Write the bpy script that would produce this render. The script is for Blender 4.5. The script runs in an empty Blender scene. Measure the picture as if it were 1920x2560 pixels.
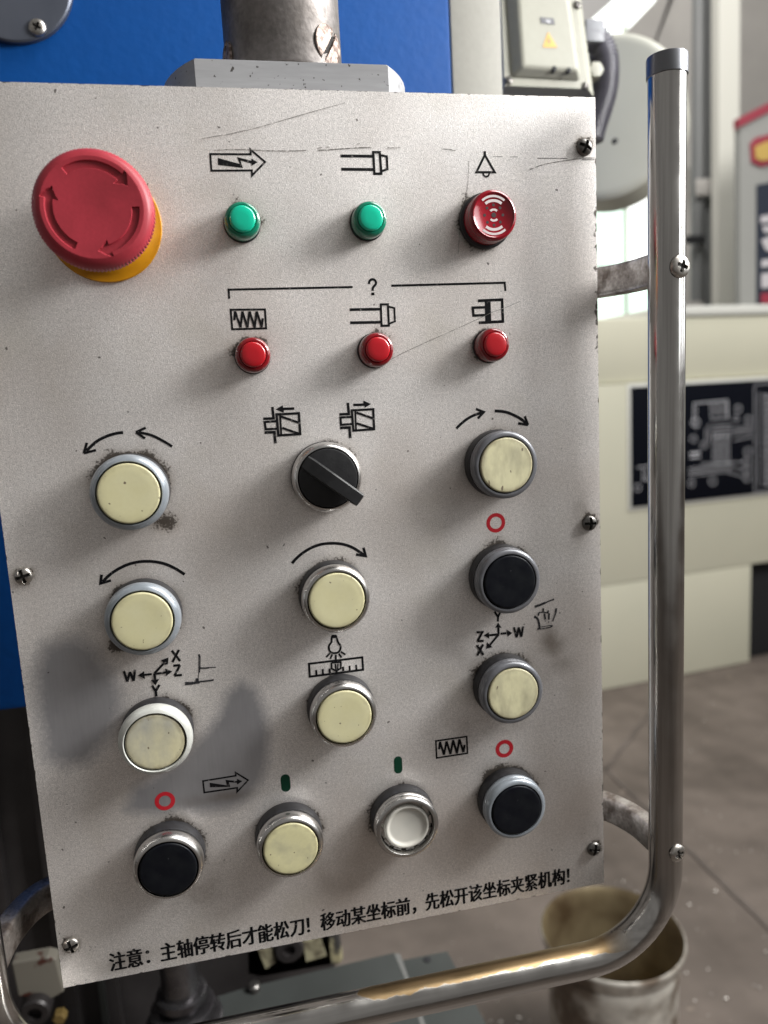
import bpy, bmesh, math, random
import numpy as np
from mathutils import Vector, Matrix, noise as mnoise

SC = bpy.context.scene
COL = SC.collection
random.seed(7)
MM = 0.001

# ------------------------------------------------------------------ camera
# All lengths in millimetres: X right, Y away from the viewer, Z up; origin at the face plate's lower left corner.
CAM_POS = np.array([91.542, -321.763, 249.672])
ROT = np.array([[0.9773698, 0.0543397, -0.2044392], [-0.0833061, 0.9872190, -0.1358628], [0.1944435, 0.1498192, 0.9694049]])
cam_data = bpy.data.cameras.new("camera")
cam = bpy.data.objects.new("camera", cam_data)
COL.objects.link(cam)
def wv(r):
    return Vector((r[0], r[2], -r[1]))
right, up, back = wv(ROT[0]), -wv(ROT[1]), -wv(ROT[2])
M = Matrix((right, up, back)).transposed().to_4x4()
M.translation = Vector(CAM_POS * MM)
cam.matrix_world = M
cam_data.sensor_fit = 'HORIZONTAL'
cam_data.sensor_width = 36.0
cam_data.lens = 36.0 * 1875.18 / 1920.0
cam_data.clip_start = 0.01
cam_data.clip_end = 100.0
cam_data.dof.use_dof = True
cam_data.dof.focus_distance = 0.322
cam_data.dof.aperture_fstop = 10.5
SC.camera = cam

# ------------------------------------------------------------------ world and lamps
world = bpy.data.worlds.new("World")
SC.world = world
world.use_nodes = True
bg = world.node_tree.nodes['Background']
bg.inputs[0].default_value = (1.0, 0.97, 0.93, 1)
bg.inputs[1].default_value = 0.225
SC.view_settings.view_transform = 'Standard'
SC.view_settings.look = 'None'
SC.view_settings.gamma = 1.0
SC.view_settings.exposure = 0.0

def area(name, loc, target, sx, sy, power, color=(1, 1, 1)):
    d = bpy.data.lights.new(name, 'AREA')
    d.shape = 'RECTANGLE'; d.size = sx; d.size_y = sy; d.energy = power; d.color = color
    o = bpy.data.objects.new(name, d); COL.objects.link(o)
    o.location = loc
    o.rotation_euler = (Vector(target) - Vector(loc)).to_track_quat('-Z', 'Y').to_euler()
    return o
# the row of tall workshop windows to the right, then added lamps: one key, two fills
for k, (x, y) in enumerate([(0.98, -0.52), (1.12, -0.24), (1.2, 0.12)]):
    area("workshop_window_light", (x, y, 1.0), (0.2, 0.0, 0.6), 0.20, 1.5, (6.0, 5.5, 5.0)[k], (0.97, 0.99, 1.0))
area("added_key_light", (0.92, -0.25, 0.66), (0.17, 0.0, 0.22), 0.22, 0.26, 16.5, (1.0, 0.99, 0.97))  # added lamp, set close so the panel brightens towards the upper right
area("added_hall_fill", (2.7, -0.6, 3.6), (2.2, 2.6, -0.2), 3.0, 1.6, 190, (1.0, 0.99, 0.95))  # added lamp above right, there to brighten the background machines
area("added_far_hall_fill", (0.6, 1.8, 3.8), (2.9, 4.2, 1.2), 2.2, 1.2, 130, (1.0, 0.99, 0.96))  # added lamp that lifts the far end of the hall

# ------------------------------------------------------------------ helpers
def tag(o, label=None, cat=None, group=None, kind=None):
    if label: o['label'] = label
    if cat: o['category'] = cat
    if group: o['group'] = group
    if kind: o['kind'] = kind
    return o
def empty(name, loc=(0, 0, 0)):
    o = bpy.data.objects.new(name, None); COL.objects.link(o)
    o.location = Vector(loc) * MM; o.empty_display_size = 0.02
    return o
def wloc(o):
    v = Vector(o.location)
    while o.parent:
        o = o.parent; v = v + Vector(o.location)
    return v
def mesh(name, V, F, mat, parent=None, loc=(0, 0, 0), smooth=False, auto=None):
    """V in millimetres relative to loc; loc is in scene millimetres and becomes the object's origin"""
    me = bpy.data.meshes.new(name)
    A = np.asarray(V, float) * MM
    me.from_pydata(A.tolist(), [], F)
    me.update()
    if smooth:
        me.polygons.foreach_set('use_smooth', [True] * len(me.polygons))
        if auto: me.set_sharp_from_angle(angle=math.radians(auto))
    me.materials.append(mat)
    o = bpy.data.objects.new(name, me); COL.objects.link(o)
    l = Vector(loc) * MM
    if parent is not None:
        o.parent = parent; l = l - wloc(parent)
    o.location = l
    return o
def copy_of(src, name, loc, parent=None):
    o = src.copy(); o.name = name; COL.objects.link(o)
    for k in ('label', 'category', 'group'):
        if k in o: del o[k]
    o.parent = parent
    l = Vector(loc) * MM
    if parent is not None: l = l - wloc(parent)
    o.location = l
    return o
class MB:
    def __init__(s): s.V = []; s.F = []
    def add(s, V, F):
        n = len(s.V); s.V += [tuple(v) for v in V]; s.F += [tuple(i + n for i in f) for f in F]; return s
    def box(s, x0, x1, y0, y1, z0, z1, bev=0):
        if bev:
            b = bev; P = []
            bm = bmesh.new(); bmesh.ops.create_cube(bm, size=1)
            for v in bm.verts:
                v.co = Vector(((x0+x1)/2 + v.co.x*(x1-x0), (y0+y1)/2 + v.co.y*(y1-y0), (z0+z1)/2 + v.co.z*(z1-z0)))
            bmesh.ops.bevel(bm, geom=bm.edges[:], offset=b, segments=2, profile=0.6, affect='EDGES')
            bm.verts.index_update()
            s.add([v.co[:] for v in bm.verts], [[v.index for v in f.verts] for f in bm.faces]); bm.free(); return s
        V = [(x, y, z) for x in (x0, x1) for y in (y0, y1) for z in (z0, z1)]
        return s.add(V, [(0,1,3,2), (4,6,7,5), (0,4,5,1), (2,3,7,6), (0,2,6,4), (1,5,7,3)])
    def lathe(s, prof, seg=48, c=(0, 0, 0), axis='h', mod=None):
        """prof: (r, h); axis 'h' points to the viewer (-Y), 'z' points up"""
        V = []; F = []; n = len(prof)
        for j, (r, h) in enumerate(prof):
            for i in range(seg):
                a = 2*math.pi*i/seg
                rr = r*(mod(a, r, h) if mod else 1)
                p = (rr*math.cos(a), -h, rr*math.sin(a)) if axis == 'h' else (rr*math.cos(a), rr*math.sin(a), h)
                V.append((p[0]+c[0], p[1]+c[1], p[2]+c[2]))
        for j in range(n-1):
            for i in range(seg):
                k = (i+1) % seg
                F.append((j*seg+i, j*seg+k, (j+1)*seg+k, (j+1)*seg+i))
        F.append(tuple(range(seg))[::-1]); F.append(tuple((n-1)*seg+i for i in range(seg)))
        return s.add(V, F)
    def tube(s, path, r, seg=20, cap=True, rf=None):
        P = [Vector(p) for p in path]; V = []; F = []; n = len(P)
        T = [(P[min(i+1, n-1)] - P[max(i-1, 0)]).normalized() for i in range(n)]
        ref = Vector((0, 1, 0)) if abs(T[0].y) < 0.9 else Vector((0, 0, 1))
        N = (ref - T[0]*ref.dot(T[0])).normalized()
        for i in range(n):
            N = (N - T[i]*N.dot(T[i])).normalized(); B = T[i].cross(N)
            rr = rf(i) if rf else r
            for k in range(seg):
                a = 2*math.pi*k/seg
                V.append((P[i] + (N*math.cos(a) + B*math.sin(a))*rr)[:])
        for i in range(n-1):
            for k in range(seg):
                m = (k+1) % seg
                F.append((i*seg+k, i*seg+m, (i+1)*seg+m, (i+1)*seg+k))
        if cap: F += [tuple(range(seg))[::-1], tuple((n-1)*seg+k for k in range(seg))]
        return s.add(V, F)
    def sweep(s, path, prof, upv=(0, 0, 1)):
        """sweep a closed profile (a: sideways, b: up) along a path"""
        P = [Vector(p) for p in path]; n = len(P); m = len(prof); V = []; F = []; U = Vector(upv)
        for i in range(n):
            T = (P[min(i+1, n-1)] - P[max(i-1, 0)]).normalized(); S = T.cross(U).normalized()
            for a, b in prof: V.append((P[i] + S*a + U*b)[:])
        for i in range(n-1):
            for k in range(m):
                q = (k+1) % m
                F.append((i*m+k, i*m+q, (i+1)*m+q, (i+1)*m+k))
        F += [tuple(range(m))[::-1], tuple((n-1)*m+k for k in range(m))]
        return s.add(V, F)
    def prism(s, poly, y0, y1, poly2=None):
        """polygon in X,Z from depth y0 (front) to y1; poly2 is the back outline"""
        n = len(poly); q = poly2 or poly
        V = [(x, y0, z) for x, z in poly] + [(x, y1, z) for x, z in q]
        F = [tuple(range(n)), tuple(range(2*n-1, n-1, -1))] + [(i, i+n, (i+1) % n+n, (i+1) % n) for i in range(n)]
        return s.add(V, F)
    def build(s, name, mat, parent=None, loc=(0, 0, 0), smooth=False, auto=None):
        l = Vector(loc)
        V = [(v[0]-l[0], v[1]-l[1], v[2]-l[2]) for v in s.V]
        o = mesh(name, V, s.F, mat, parent, loc, smooth, auto)
        bm = bmesh.new(); bm.from_mesh(o.data); bmesh.ops.recalc_face_normals(bm, faces=bm.faces); bm.to_mesh(o.data); bm.free()
        if smooth and auto: o.data.set_sharp_from_angle(angle=math.radians(auto))
        return o
def ray(px, py):
    d = ROT.T @ np.array([(px-960)/1875.18, (py-1280)/1875.18, 1.0])
    return np.array([d[0], d[2], -d[1]])
def at(px, py, y):
    """the point at depth y that the photograph (1920 x 2560) shows at a pixel: X, Z"""
    d = ray(px, py); t = (y-CAM_POS[1])/d[1]
    return CAM_POS[0]+t*d[0], CAM_POS[2]+t*d[2]
def at_floor(px, py, z):
    d = ray(px, py); t = (z-CAM_POS[2])/d[2]
    return CAM_POS[0]+t*d[0], CAM_POS[1]+t*d[1]

# ------------------------------------------------------------------ materials
def nn(nt, t, **kw):
    n = nt.nodes.new(t)
    for k, v in kw.items():
        if k.startswith('i_'):
            n.inputs[int(k[2:]) if k[2:].isdigit() else k[2:].replace('_', ' ')].default_value = v
        else: setattr(n, k, v)
    return n
def mat(name, col, rough=0.5, metal=0.0, col2=None, scale=60, amt=1.0, fine=0, fscale=900, bump=0, bscale=400, spec=0.5,
        rvar=0, emit=None, estr=0, coat=0, stretch=None, lo=0.35, hi=0.7, trans=0, spots=None, cap=0):
    m = bpy.data.materials.new(name); m.use_nodes = True
    nt = m.node_tree; b = nt.nodes['Principled BSDF']; L = nt.links.new
    b.inputs['Base Color'].default_value = (*col, 1)
    b.inputs['Roughness'].default_value = rough
    b.inputs['Metallic'].default_value = metal
    b.inputs['Specular IOR Level'].default_value = spec
    if coat: b.inputs['Coat Weight'].default_value = coat; b.inputs['Coat Roughness'].default_value = 0.12
    if trans: b.inputs['Transmission Weight'].default_value = trans
    tc = nn(nt, 'ShaderNodeTexCoord')
    vec = tc.outputs['Object']
    if cap:
        oi = nn(nt, 'ShaderNodeObjectInfo'); va = nn(nt, 'ShaderNodeVectorMath', operation='ADD')
        L(vec, va.inputs[0]); L(oi.outputs['Location'], va.inputs[1]); vec = va.outputs[0]
    if stretch:
        mp = nn(nt, 'ShaderNodeMapping'); mp.inputs['Scale'].default_value = stretch
        L(vec, mp.inputs['Vector']); vec = mp.outputs['Vector']
    out = None
    if col2 is not None:
        n = nn(nt, 'ShaderNodeTexNoise'); n.inputs['Scale'].default_value = scale; n.inputs['Detail'].default_value = 6
        L(vec, n.inputs['Vector'])
        mr = nn(nt, 'ShaderNodeMapRange'); mr.inputs[1].default_value = lo; mr.inputs[2].default_value = hi; mr.inputs[4].default_value = amt
        L(n.outputs['Fac'], mr.inputs[0])
        mx = nn(nt, 'ShaderNodeMix', data_type='RGBA'); mx.inputs[6].default_value = (*col, 1); mx.inputs[7].default_value = (*col2, 1)
        L(mr.outputs[0], mx.inputs[0]); out = mx.outputs[2]
        if rvar:
            r2 = nn(nt, 'ShaderNodeMapRange'); r2.inputs[1].default_value = lo; r2.inputs[2].default_value = hi
            r2.inputs[3].default_value = rough; r2.inputs[4].default_value = rough+rvar
            L(n.outputs['Fac'], r2.inputs[0]); L(r2.outputs[0], b.inputs['Roughness'])
    if spots:
        sc, th, sc_col = spots
        n = nn(nt, 'ShaderNodeTexNoise'); n.inputs['Scale'].default_value = sc; n.inputs['Detail'].default_value = 3
        L(tc.outputs['Object'], n.inputs['Vector'])
        mr = nn(nt, 'ShaderNodeMapRange'); mr.inputs[1].default_value = th; mr.inputs[2].default_value = th+0.03
        L(n.outputs['Fac'], mr.inputs[0])
        mx = nn(nt, 'ShaderNodeMix', data_type='RGBA'); mx.inputs[6].default_value = (*col, 1); mx.inputs[7].default_value = (*sc_col, 1)
        if out is not None: L(out, mx.inputs[6])
        L(mr.outputs[0], mx.inputs[0]); out = mx.outputs[2]
    if fine:
        n = nn(nt, 'ShaderNodeTexNoise'); n.inputs['Scale'].default_value = fscale; n.inputs['Detail'].default_value = 2
        L(vec, n.inputs['Vector'])
        mr = nn(nt, 'ShaderNodeMapRange'); mr.inputs[1].default_value = 0.3; mr.inputs[2].default_value = 0.7
        mr.inputs[3].default_value = 1-fine; mr.inputs[4].default_value = 1+fine
        L(n.outputs['Fac'], mr.inputs[0])
        mx = nn(nt, 'ShaderNodeMix', data_type='RGBA', blend_type='MULTIPLY'); mx.inputs[0].default_value = 1
        mx.inputs[6].default_value = (*col, 1)
        if out is not None: L(out, mx.inputs[6])
        L(mr.outputs[0], mx.inputs[7]); out = mx.outputs[2]
    if cap:
        ln = nn(nt, 'ShaderNodeVectorMath', operation='LENGTH'); mp2 = nn(nt, 'ShaderNodeMapping'); mp2.inputs['Scale'].default_value = (1, 0, 1)
        L(tc.outputs['Object'], mp2.inputs[0]); L(mp2.outputs[0], ln.inputs[0])
        n = nn(nt, 'ShaderNodeTexNoise'); n.inputs['Scale'].default_value = 260; n.inputs['Detail'].default_value = 5; L(vec, n.inputs['Vector'])
        a1 = nn(nt, 'ShaderNodeMath', operation='MULTIPLY'); a1.inputs[1].default_value = 0.0042; L(n.outputs['Fac'], a1.inputs[0])
        a2 = nn(nt, 'ShaderNodeMath', operation='ADD'); L(a1.outputs[0], a2.inputs[0]); L(ln.outputs['Value'], a2.inputs[1])
        mr = nn(nt, 'ShaderNodeMapRange'); mr.inputs[1].default_value = 0.0122; mr.inputs[2].default_value = 0.0146; mr.inputs[4].default_value = cap
        L(a2.outputs[0], mr.inputs[0])
        mx = nn(nt, 'ShaderNodeMix', data_type='RGBA'); mx.inputs[7].default_value = (0.20, 0.17, 0.10, 1); L(out, mx.inputs[6]); L(mr.outputs[0], mx.inputs[0])
        n = nn(nt, 'ShaderNodeTexNoise'); n.inputs['Scale'].default_value = 520; n.inputs['Detail'].default_value = 1; L(vec, n.inputs['Vector'])
        mr = nn(nt, 'ShaderNodeMapRange'); mr.inputs[1].default_value = 0.74; mr.inputs[2].default_value = 0.76; L(n.outputs['Fac'], mr.inputs[0])
        mx3 = nn(nt, 'ShaderNodeMix', data_type='RGBA'); mx3.inputs[7].default_value = (0.16, 0.13, 0.09, 1); L(mx.outputs[2], mx3.inputs[6]); L(mr.outputs[0], mx3.inputs[0])
        n = nn(nt, 'ShaderNodeTexNoise'); n.inputs['Scale'].default_value = 85; n.inputs['Detail'].default_value = 5; L(vec, n.inputs['Vector'])
        mr = nn(nt, 'ShaderNodeMapRange'); mr.inputs[1].default_value = 0.5; mr.inputs[2].default_value = 0.75; mr.inputs[4].default_value = 0.45*cap; L(n.outputs['Fac'], mr.inputs[0])
        mx4 = nn(nt, 'ShaderNodeMix', data_type='RGBA'); mx4.inputs[7].default_value = (0.42, 0.40, 0.30, 1); L(mx3.outputs[2], mx4.inputs[6]); L(mr.outputs[0], mx4.inputs[0])
        out = mx4.outputs[2]
    if out is not None: L(out, b.inputs['Base Color'])
    if bump:
        n = nn(nt, 'ShaderNodeTexNoise'); n.inputs['Scale'].default_value = bscale; n.inputs['Detail'].default_value = 4
        L(vec, n.inputs['Vector'])
        bp = nn(nt, 'ShaderNodeBump'); bp.inputs['Strength'].default_value = bump; bp.inputs['Distance'].default_value = 0.001
        L(n.outputs['Fac'], bp.inputs['Height']); L(bp.outputs[0], b.inputs['Normal'])
    if emit:
        b.inputs['Emission Color'].default_value = (*emit, 1); b.inputs['Emission Strength'].default_value = estr
    return m

ink = mat('black_print', (0.004, 0.004, 0.005), 0.6, spec=0.12, col2=(0.16, 0.15, 0.145), scale=650, lo=0.60, hi=0.72)
red_ink = mat('red_print', (0.42, 0.008, 0.018), 0.4)
green_ink = mat('green_print', (0.003, 0.035, 0.018), 0.5, spec=0.15)
marker_ink = mat('marker_ink', (0.02, 0.02, 0.024), 0.6, col2=(0.22, 0.21, 0.20), scale=1400, lo=0.57, hi=0.69, spec=0.2)
scratch_m = mat('scratch_line', (0.12, 0.11, 0.10), 0.5, col2=(0.45, 0.43, 0.41), scale=500, lo=0.5, hi=0.6)
rubber = mat('dark_gasket', (0.022, 0.022, 0.025), 0.5, spec=0.3, col2=(0.013, 0.012, 0.012), scale=250, bump=0.05)
chrome = mat('satin_bezel_chrome', (0.60, 0.59, 0.58), 0.24, 1.0, col2=(0.50, 0.485, 0.465), scale=90, rvar=0.07)
pale_ring = mat('pale_bezel_plastic', (0.30, 0.33, 0.365), 0.3, 0.35, col2=(0.22, 0.245, 0.27), scale=120, coat=0.3)
white_ring = mat('white_bezel_plastic', (0.50, 0.51, 0.48), 0.3, 0.1, col2=(0.40, 0.40, 0.37), scale=140, coat=0.3)
dark_ring = mat('dark_bezel_plastic', (0.17, 0.175, 0.19), 0.32, 0.35, col2=(0.11, 0.11, 0.12), scale=130)
cream = mat('cream_button', (0.56, 0.525, 0.31), 0.42, col2=(0.585, 0.555, 0.35), scale=90, fine=0.015, fscale=700, cap=0.4)
cream_dirty = mat('soiled_cream_button', (0.56, 0.53, 0.34), 0.45, col2=(0.22, 0.20, 0.14), scale=190, amt=0.75, stretch=(1, 1, 0.45), lo=0.42, hi=0.8, fine=0.03, cap=0.7)
cream_worn = mat('worn_cream_button', (0.62, 0.575, 0.37), 0.4, col2=(0.34, 0.335, 0.30), scale=75, amt=0.9, stretch=(1,1,0.6), lo=0.38, hi=0.68, fine=0.04, rvar=0.15, cap=0.7)
cream_smudged = mat('smudged_cream_button', (0.60, 0.565, 0.33), 0.42, col2=(0.40, 0.38, 0.25), scale=120, amt=0.8, lo=0.5, hi=0.75, fine=0.02, cap=0.5)
white_cup = mat('white_button_core', (0.52, 0.50, 0.45), 0.4, col2=(0.46, 0.45, 0.41), scale=80)
black_cap = mat('black_button', (0.004, 0.0045, 0.007), 0.35, col2=(0.007, 0.008, 0.010), scale=200, rvar=0.1, spec=0.15, spots=(900, 0.75, (0.12, 0.12, 0.13)))
knob_black = mat('black_knob', (0.010, 0.010, 0.011), 0.42, spec=0.35, col2=(0.016, 0.016, 0.017), scale=300, bump=0.06, bscale=900)
red_cap = mat('red_mushroom_plastic', (0.33, 0.026, 0.040), 0.5, spec=0.35, col2=(0.26, 0.024, 0.034), scale=70, rvar=-0.12, fine=0.05, bump=0.03, bscale=700)
yellow = mat('yellow_collar', (0.48, 0.21, 0.002), 0.42, col2=(0.36, 0.15, 0.003), scale=90, spec=0.3)
green_lens = mat('green_lens_face', (0.0, 0.42, 0.26), 0.25, coat=0.4, emit=(0.0, 0.42, 0.26), estr=0.0)
green_body = mat('green_lens_collar', (0.004, 0.17, 0.10), 0.12, coat=0.6, col2=(0.002, 0.11, 0.065), scale=300)
red_lens = mat('red_lens_face', (0.36, 0.003, 0.009), 0.3, coat=0.3)
red_body = mat('red_lens_collar', (0.20, 0.004, 0.008), 0.12, coat=0.6, col2=(0.12, 0.003, 0.006), scale=300)
red_rough = mat('red_buzzer_face', (0.62, 0.006, 0.026), 0.6, spec=0.1)
buzzer_body = mat('buzzer_wall', (0.22, 0.004, 0.012), 0.16, coat=0.3)
dark_hole = mat('dark_hole', (0.02, 0.004, 0.005), 0.6)
white_print = mat('white_print', (0.62, 0.55, 0.55), 0.4)
screw_m = mat('dull_screw_steel', (0.20, 0.19, 0.18), 0.28, 0.9, col2=(0.10, 0.095, 0.09), scale=500, rvar=0.2)
screw_bright = mat('bright_screw_steel', (0.55, 0.53, 0.50), 0.25, 1.0, col2=(0.30, 0.27, 0.24), scale=500, rvar=0.2)
case_m = mat('enclosure_paint', (0.30, 0.31, 0.32), 0.5, col2=(0.24, 0.24, 0.25), scale=40)
cast = mat('bare_cast_steel', (0.27, 0.25, 0.24), 0.42, 0.75, col2=(0.15, 0.135, 0.125), scale=45, fine=0.16, fscale=420, rvar=0.15, bump=0.12, bscale=500, lo=0.4, hi=0.66)
flange_m = mat('machined_flange', (0.40, 0.40, 0.41), 0.42, 0.35, col2=(0.31, 0.31, 0.32), scale=30, fine=0.05, fscale=300, stretch=(0.25, 1, 2.2), spots=(380, 0.655, (0.06, 0.055, 0.05)), bump=0.04)
rusty = mat('rusty_screw', (0.40, 0.32, 0.28), 0.55, 0.5, col2=(0.12, 0.085, 0.07), scale=420, bump=0.3, bscale=700, lo=0.4, hi=0.6)
bar_m = mat('oily_bracket_steel', (0.40, 0.36, 0.33), 0.34, 0.8, col2=(0.12, 0.095, 0.08), scale=110, bump=0.35, bscale=260, fine=0.2, fscale=700, lo=0.4, hi=0.62, rvar=0.2)
cap_m = mat('grey_tube_plug', (0.17, 0.175, 0.19), 0.32, 0.75, col2=(0.20, 0.205, 0.22), scale=60)

# tube: polished steel with a brass coloured film left on the top of the lower run
def tube_material():
    m = bpy.data.materials.new('polished_tube'); m.use_nodes = True
    nt = m.node_tree; b = nt.nodes['Principled BSDF']; L = nt.links.new
    geo = nn(nt, 'ShaderNodeNewGeometry'); sep = nn(nt, 'ShaderNodeSeparateXYZ'); L(geo.outputs['Position'], sep.inputs[0])
    nz = nn(nt, 'ShaderNodeTexNoise'); nz.inputs['Scale'].default_value = 130; nz.inputs['Detail'].default_value = 6
    L(geo.outputs['Position'], nz.inputs['Vector'])
    def math_(op, a, c):
        n = nn(nt, 'ShaderNodeMath', operation=op)
        for i, v in enumerate((a, c)):
            if isinstance(v, (int, float)): n.inputs[i].default_value = v
            else: L(v, n.inputs[i])
        return n.outputs[0]
    # height of the film's lower border along the run: rises to the left and to the bend
    lim = math_('ADD', math_('MULTIPLY', nz.outputs['Fac'], 0.003), -0.0188)
    rise = math_('MULTIPLY', math_('MAXIMUM', math_('SUBTRACT', 0.135, sep.outputs['X']), 0.0), 0.20)
    lim = math_('ADD', lim, rise)
    above = nn(nt, 'ShaderNodeMapRange'); L(math_('SUBTRACT', sep.outputs['Z'], lim), above.inputs[0])
    above.inputs[1].default_value = 0.0; above.inputs[2].default_value = 0.0005
    left = nn(nt, 'ShaderNodeMapRange'); L(sep.outputs['X'], left.inputs[0])
    left.inputs[1].default_value = 0.262; left.inputs[2].default_value = 0.248
    low = nn(nt, 'ShaderNodeMapRange'); L(sep.outputs['Z'], low.inputs[0]); low.inputs[1].default_value = 0.0; low.inputs[2].default_value = -0.006
    mask = math_('MULTIPLY', math_('MULTIPLY', above.outputs[0], left.outputs[0]), low.outputs[0])
    mp = nn(nt, 'ShaderNodeMapping'); mp.inputs['Scale'].default_value = (1, 1, 0.02); L(geo.outputs['Position'], mp.inputs[0])
    mpx = nn(nt, 'ShaderNodeMapping'); mpx.inputs['Scale'].default_value = (0.04, 1, 1); L(geo.outputs['Position'], mpx.inputs[0])
    n2 = nn(nt, 'ShaderNodeTexNoise'); n2.inputs['Scale'].default_value = 420; n2.inputs['Detail'].default_value = 3; L(mp.outputs[0], n2.inputs['Vector'])
    n2x = nn(nt, 'ShaderNodeTexNoise'); n2x.inputs['Scale'].default_value = 300; n2x.inputs['Detail'].default_value = 3; L(mpx.outputs[0], n2x.inputs['Vector'])
    mxn = nn(nt, 'ShaderNodeMix', data_type='FLOAT'); L(low.outputs[0], mxn.inputs[0]); L(n2.outputs['Fac'], mxn.inputs[2]); L(n2x.outputs['Fac'], mxn.inputs[3])
    mix0 = nn(nt, 'ShaderNodeMix', data_type='RGBA'); mix0.inputs[6].default_value = (0.54, 0.525, 0.505, 1); mix0.inputs[7].default_value = (0.40, 0.385, 0.37, 1)
    mr = nn(nt, 'ShaderNodeMapRange'); mr.inputs[1].default_value = 0.4; mr.inputs[2].default_value = 0.65; L(mxn.outputs[0], mr.inputs[0]); L(mr.outputs[0], mix0.inputs[0])
    mix = nn(nt, 'ShaderNodeMix', data_type='RGBA'); mix.inputs[7].default_value = (0.235, 0.165, 0.09, 1)
    L(mix0.outputs[2], mix.inputs[6]); L(mask, mix.inputs[0]); L(mix.outputs[2], b.inputs['Base Color'])
    b.inputs['Metallic'].default_value = 1.0
    n3 = nn(nt, 'ShaderNodeTexNoise'); n3.inputs['Scale'].default_value = 60; n3.inputs['Detail'].default_value = 5; L(geo.outputs['Position'], n3.inputs['Vector'])
    rr = nn(nt, 'ShaderNodeMapRange'); rr.inputs[1].default_value = 0.35; rr.inputs[2].default_value = 0.7; rr.inputs[3].default_value = 0.13; rr.inputs[4].default_value = 0.26
    L(n3.outputs['Fac'], rr.inputs[0])
    L(math_('ADD', rr.outputs[0], math_('MULTIPLY', mask, 0.18)), b.inputs['Roughness'])
    bp = nn(nt, 'ShaderNodeBump'); bp.inputs['Strength'].default_value = 0.05; bp.inputs['Distance'].default_value = 0.001
    L(mxn.outputs[0], bp.inputs['Height']); L(bp.outputs[0], b.inputs['Normal'])
    return m
tube_m = tube_material()

blue = mat('blue_machine_paint', (0.0, 0.041, 0.180), 0.55, col2=(0.0, 0.048, 0.20), scale=6, fine=0.03, fscale=120, bump=0.25, bscale=160, spec=0.16)
grey_paint = mat('pale_grey_paint', (0.30, 0.292, 0.262), 0.6, spec=0.3, col2=(0.27, 0.262, 0.235), scale=9, fine=0.03, fscale=260, bump=0.1, bscale=300)
white_paint = mat('offwhite_machine_paint', (0.29, 0.287, 0.245), 0.5, spec=0.3, col2=(0.255, 0.25, 0.213), scale=10, fine=0.02, fscale=200)
rim_m = mat('dark_cover_steel', (0.075, 0.085, 0.11), 0.34, 0.6, col2=(0.12, 0.13, 0.16), scale=22, stretch=(1, 1, 0.4), rvar=0.1)
hose_m = mat('grey_conduit_plastic', (0.075, 0.072, 0.090), 0.4)
fitting_m = mat('grey_fitting', (0.14, 0.145, 0.16), 0.5)
label_grey = mat('grey_label', (0.08, 0.08, 0.09), 0.5)
label_light = mat('light_label_print', (0.30, 0.30, 0.32), 0.5)
label_yellow = mat('warning_yellow', (0.55, 0.30, 0.06), 0.5)
cream_mach = mat('cream_machine_paint', (0.63, 0.61, 0.49), 0.45, col2=(0.58, 0.57, 0.46), scale=2.2, fine=0.01)
cream_rim = mat('light_machine_rim', (0.70, 0.70, 0.66), 0.4)
plaque_m = mat('black_plaque', (0.004, 0.005, 0.009), 0.4, spec=0.08)
plaque_print = mat('grey_plaque_print', (0.52, 0.52, 0.56), 0.6)
cavity_m = mat('dark_opening', (0.008, 0.008, 0.010), 0.8)
concrete = mat('stained_concrete', (0.148, 0.121, 0.104), 0.62, col2=(0.078, 0.062, 0.052), scale=3.6, fine=0.10, fscale=14, bump=0.1, bscale=60, spots=(22, 0.705, (0.26, 0.21, 0.17)))
joint_m = mat('floor_joint_dirt', (0.075, 0.062, 0.054), 0.9, col2=(0.15, 0.125, 0.11), scale=8)
wall_m = mat('workshop_wall', (0.36, 0.34, 0.32), 0.8, col2=(0.31, 0.295, 0.28), scale=1.2, fine=0.03, fscale=10)
post_cream = mat('cream_post_paint', (0.56, 0.55, 0.50), 0.6)
pipe_m = mat('dark_grey_pipe', (0.10, 0.105, 0.105), 0.5, col2=(0.15, 0.15, 0.15), scale=4, stretch=(3, 3, 0.3))
beam_m = mat('grey_beam', (0.28, 0.27, 0.265), 0.7)
red_paint = mat('red_cabinet_paint', (0.24, 0.02, 0.04), 0.5)
cab_grey = mat('cabinet_grey', (0.25, 0.25, 0.24), 0.5)
cab_dark = mat('cabinet_dark_glass', (0.02, 0.025, 0.04), 0.3)
logo_yellow = mat('logo_yellow', (0.42, 0.28, 0.07), 0.5)
pale_print = mat('pale_lettering', (0.42, 0.40, 0.42), 0.6)
window_day = mat('daylit_pane', (0.8, 0.9, 0.85), 0.4, emit=(0.99, 1.0, 0.97), estr=1.5)
window_green = mat('daylit_pane_with_greenery', (0.6, 0.8, 0.7), 0.4, emit=(0.84, 1.0, 0.90), estr=1.05)
mullion_m = mat('window_frame_paint', (0.50, 0.56, 0.46), 0.5)
tin_m = mat('battered_tin', (0.50, 0.47, 0.42), 0.45, 0.3, col2=(0.15, 0.115, 0.085), scale=16, rvar=0.2, fine=0.15, fscale=50, lo=0.44, hi=0.60, bump=0.3, bscale=30)
tin_in = mat('brass_tinted_inside', (0.27, 0.215, 0.125), 0.45, 0.4, col2=(0.085, 0.055, 0.028), scale=9, lo=0.35, hi=0.65)
dark_iron = mat('dark_oily_iron', (0.05, 0.045, 0.045), 0.4, 0.4, col2=(0.028, 0.025, 0.025), scale=20)
shaft_m = mat('dark_polished_shaft', (0.16, 0.155, 0.16), 0.22, 0.9, col2=(0.06, 0.055, 0.06), scale=60, rvar=0.15)
slab_edge = mat('worn_plate_edge', (0.12, 0.12, 0.115), 0.5)
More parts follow.
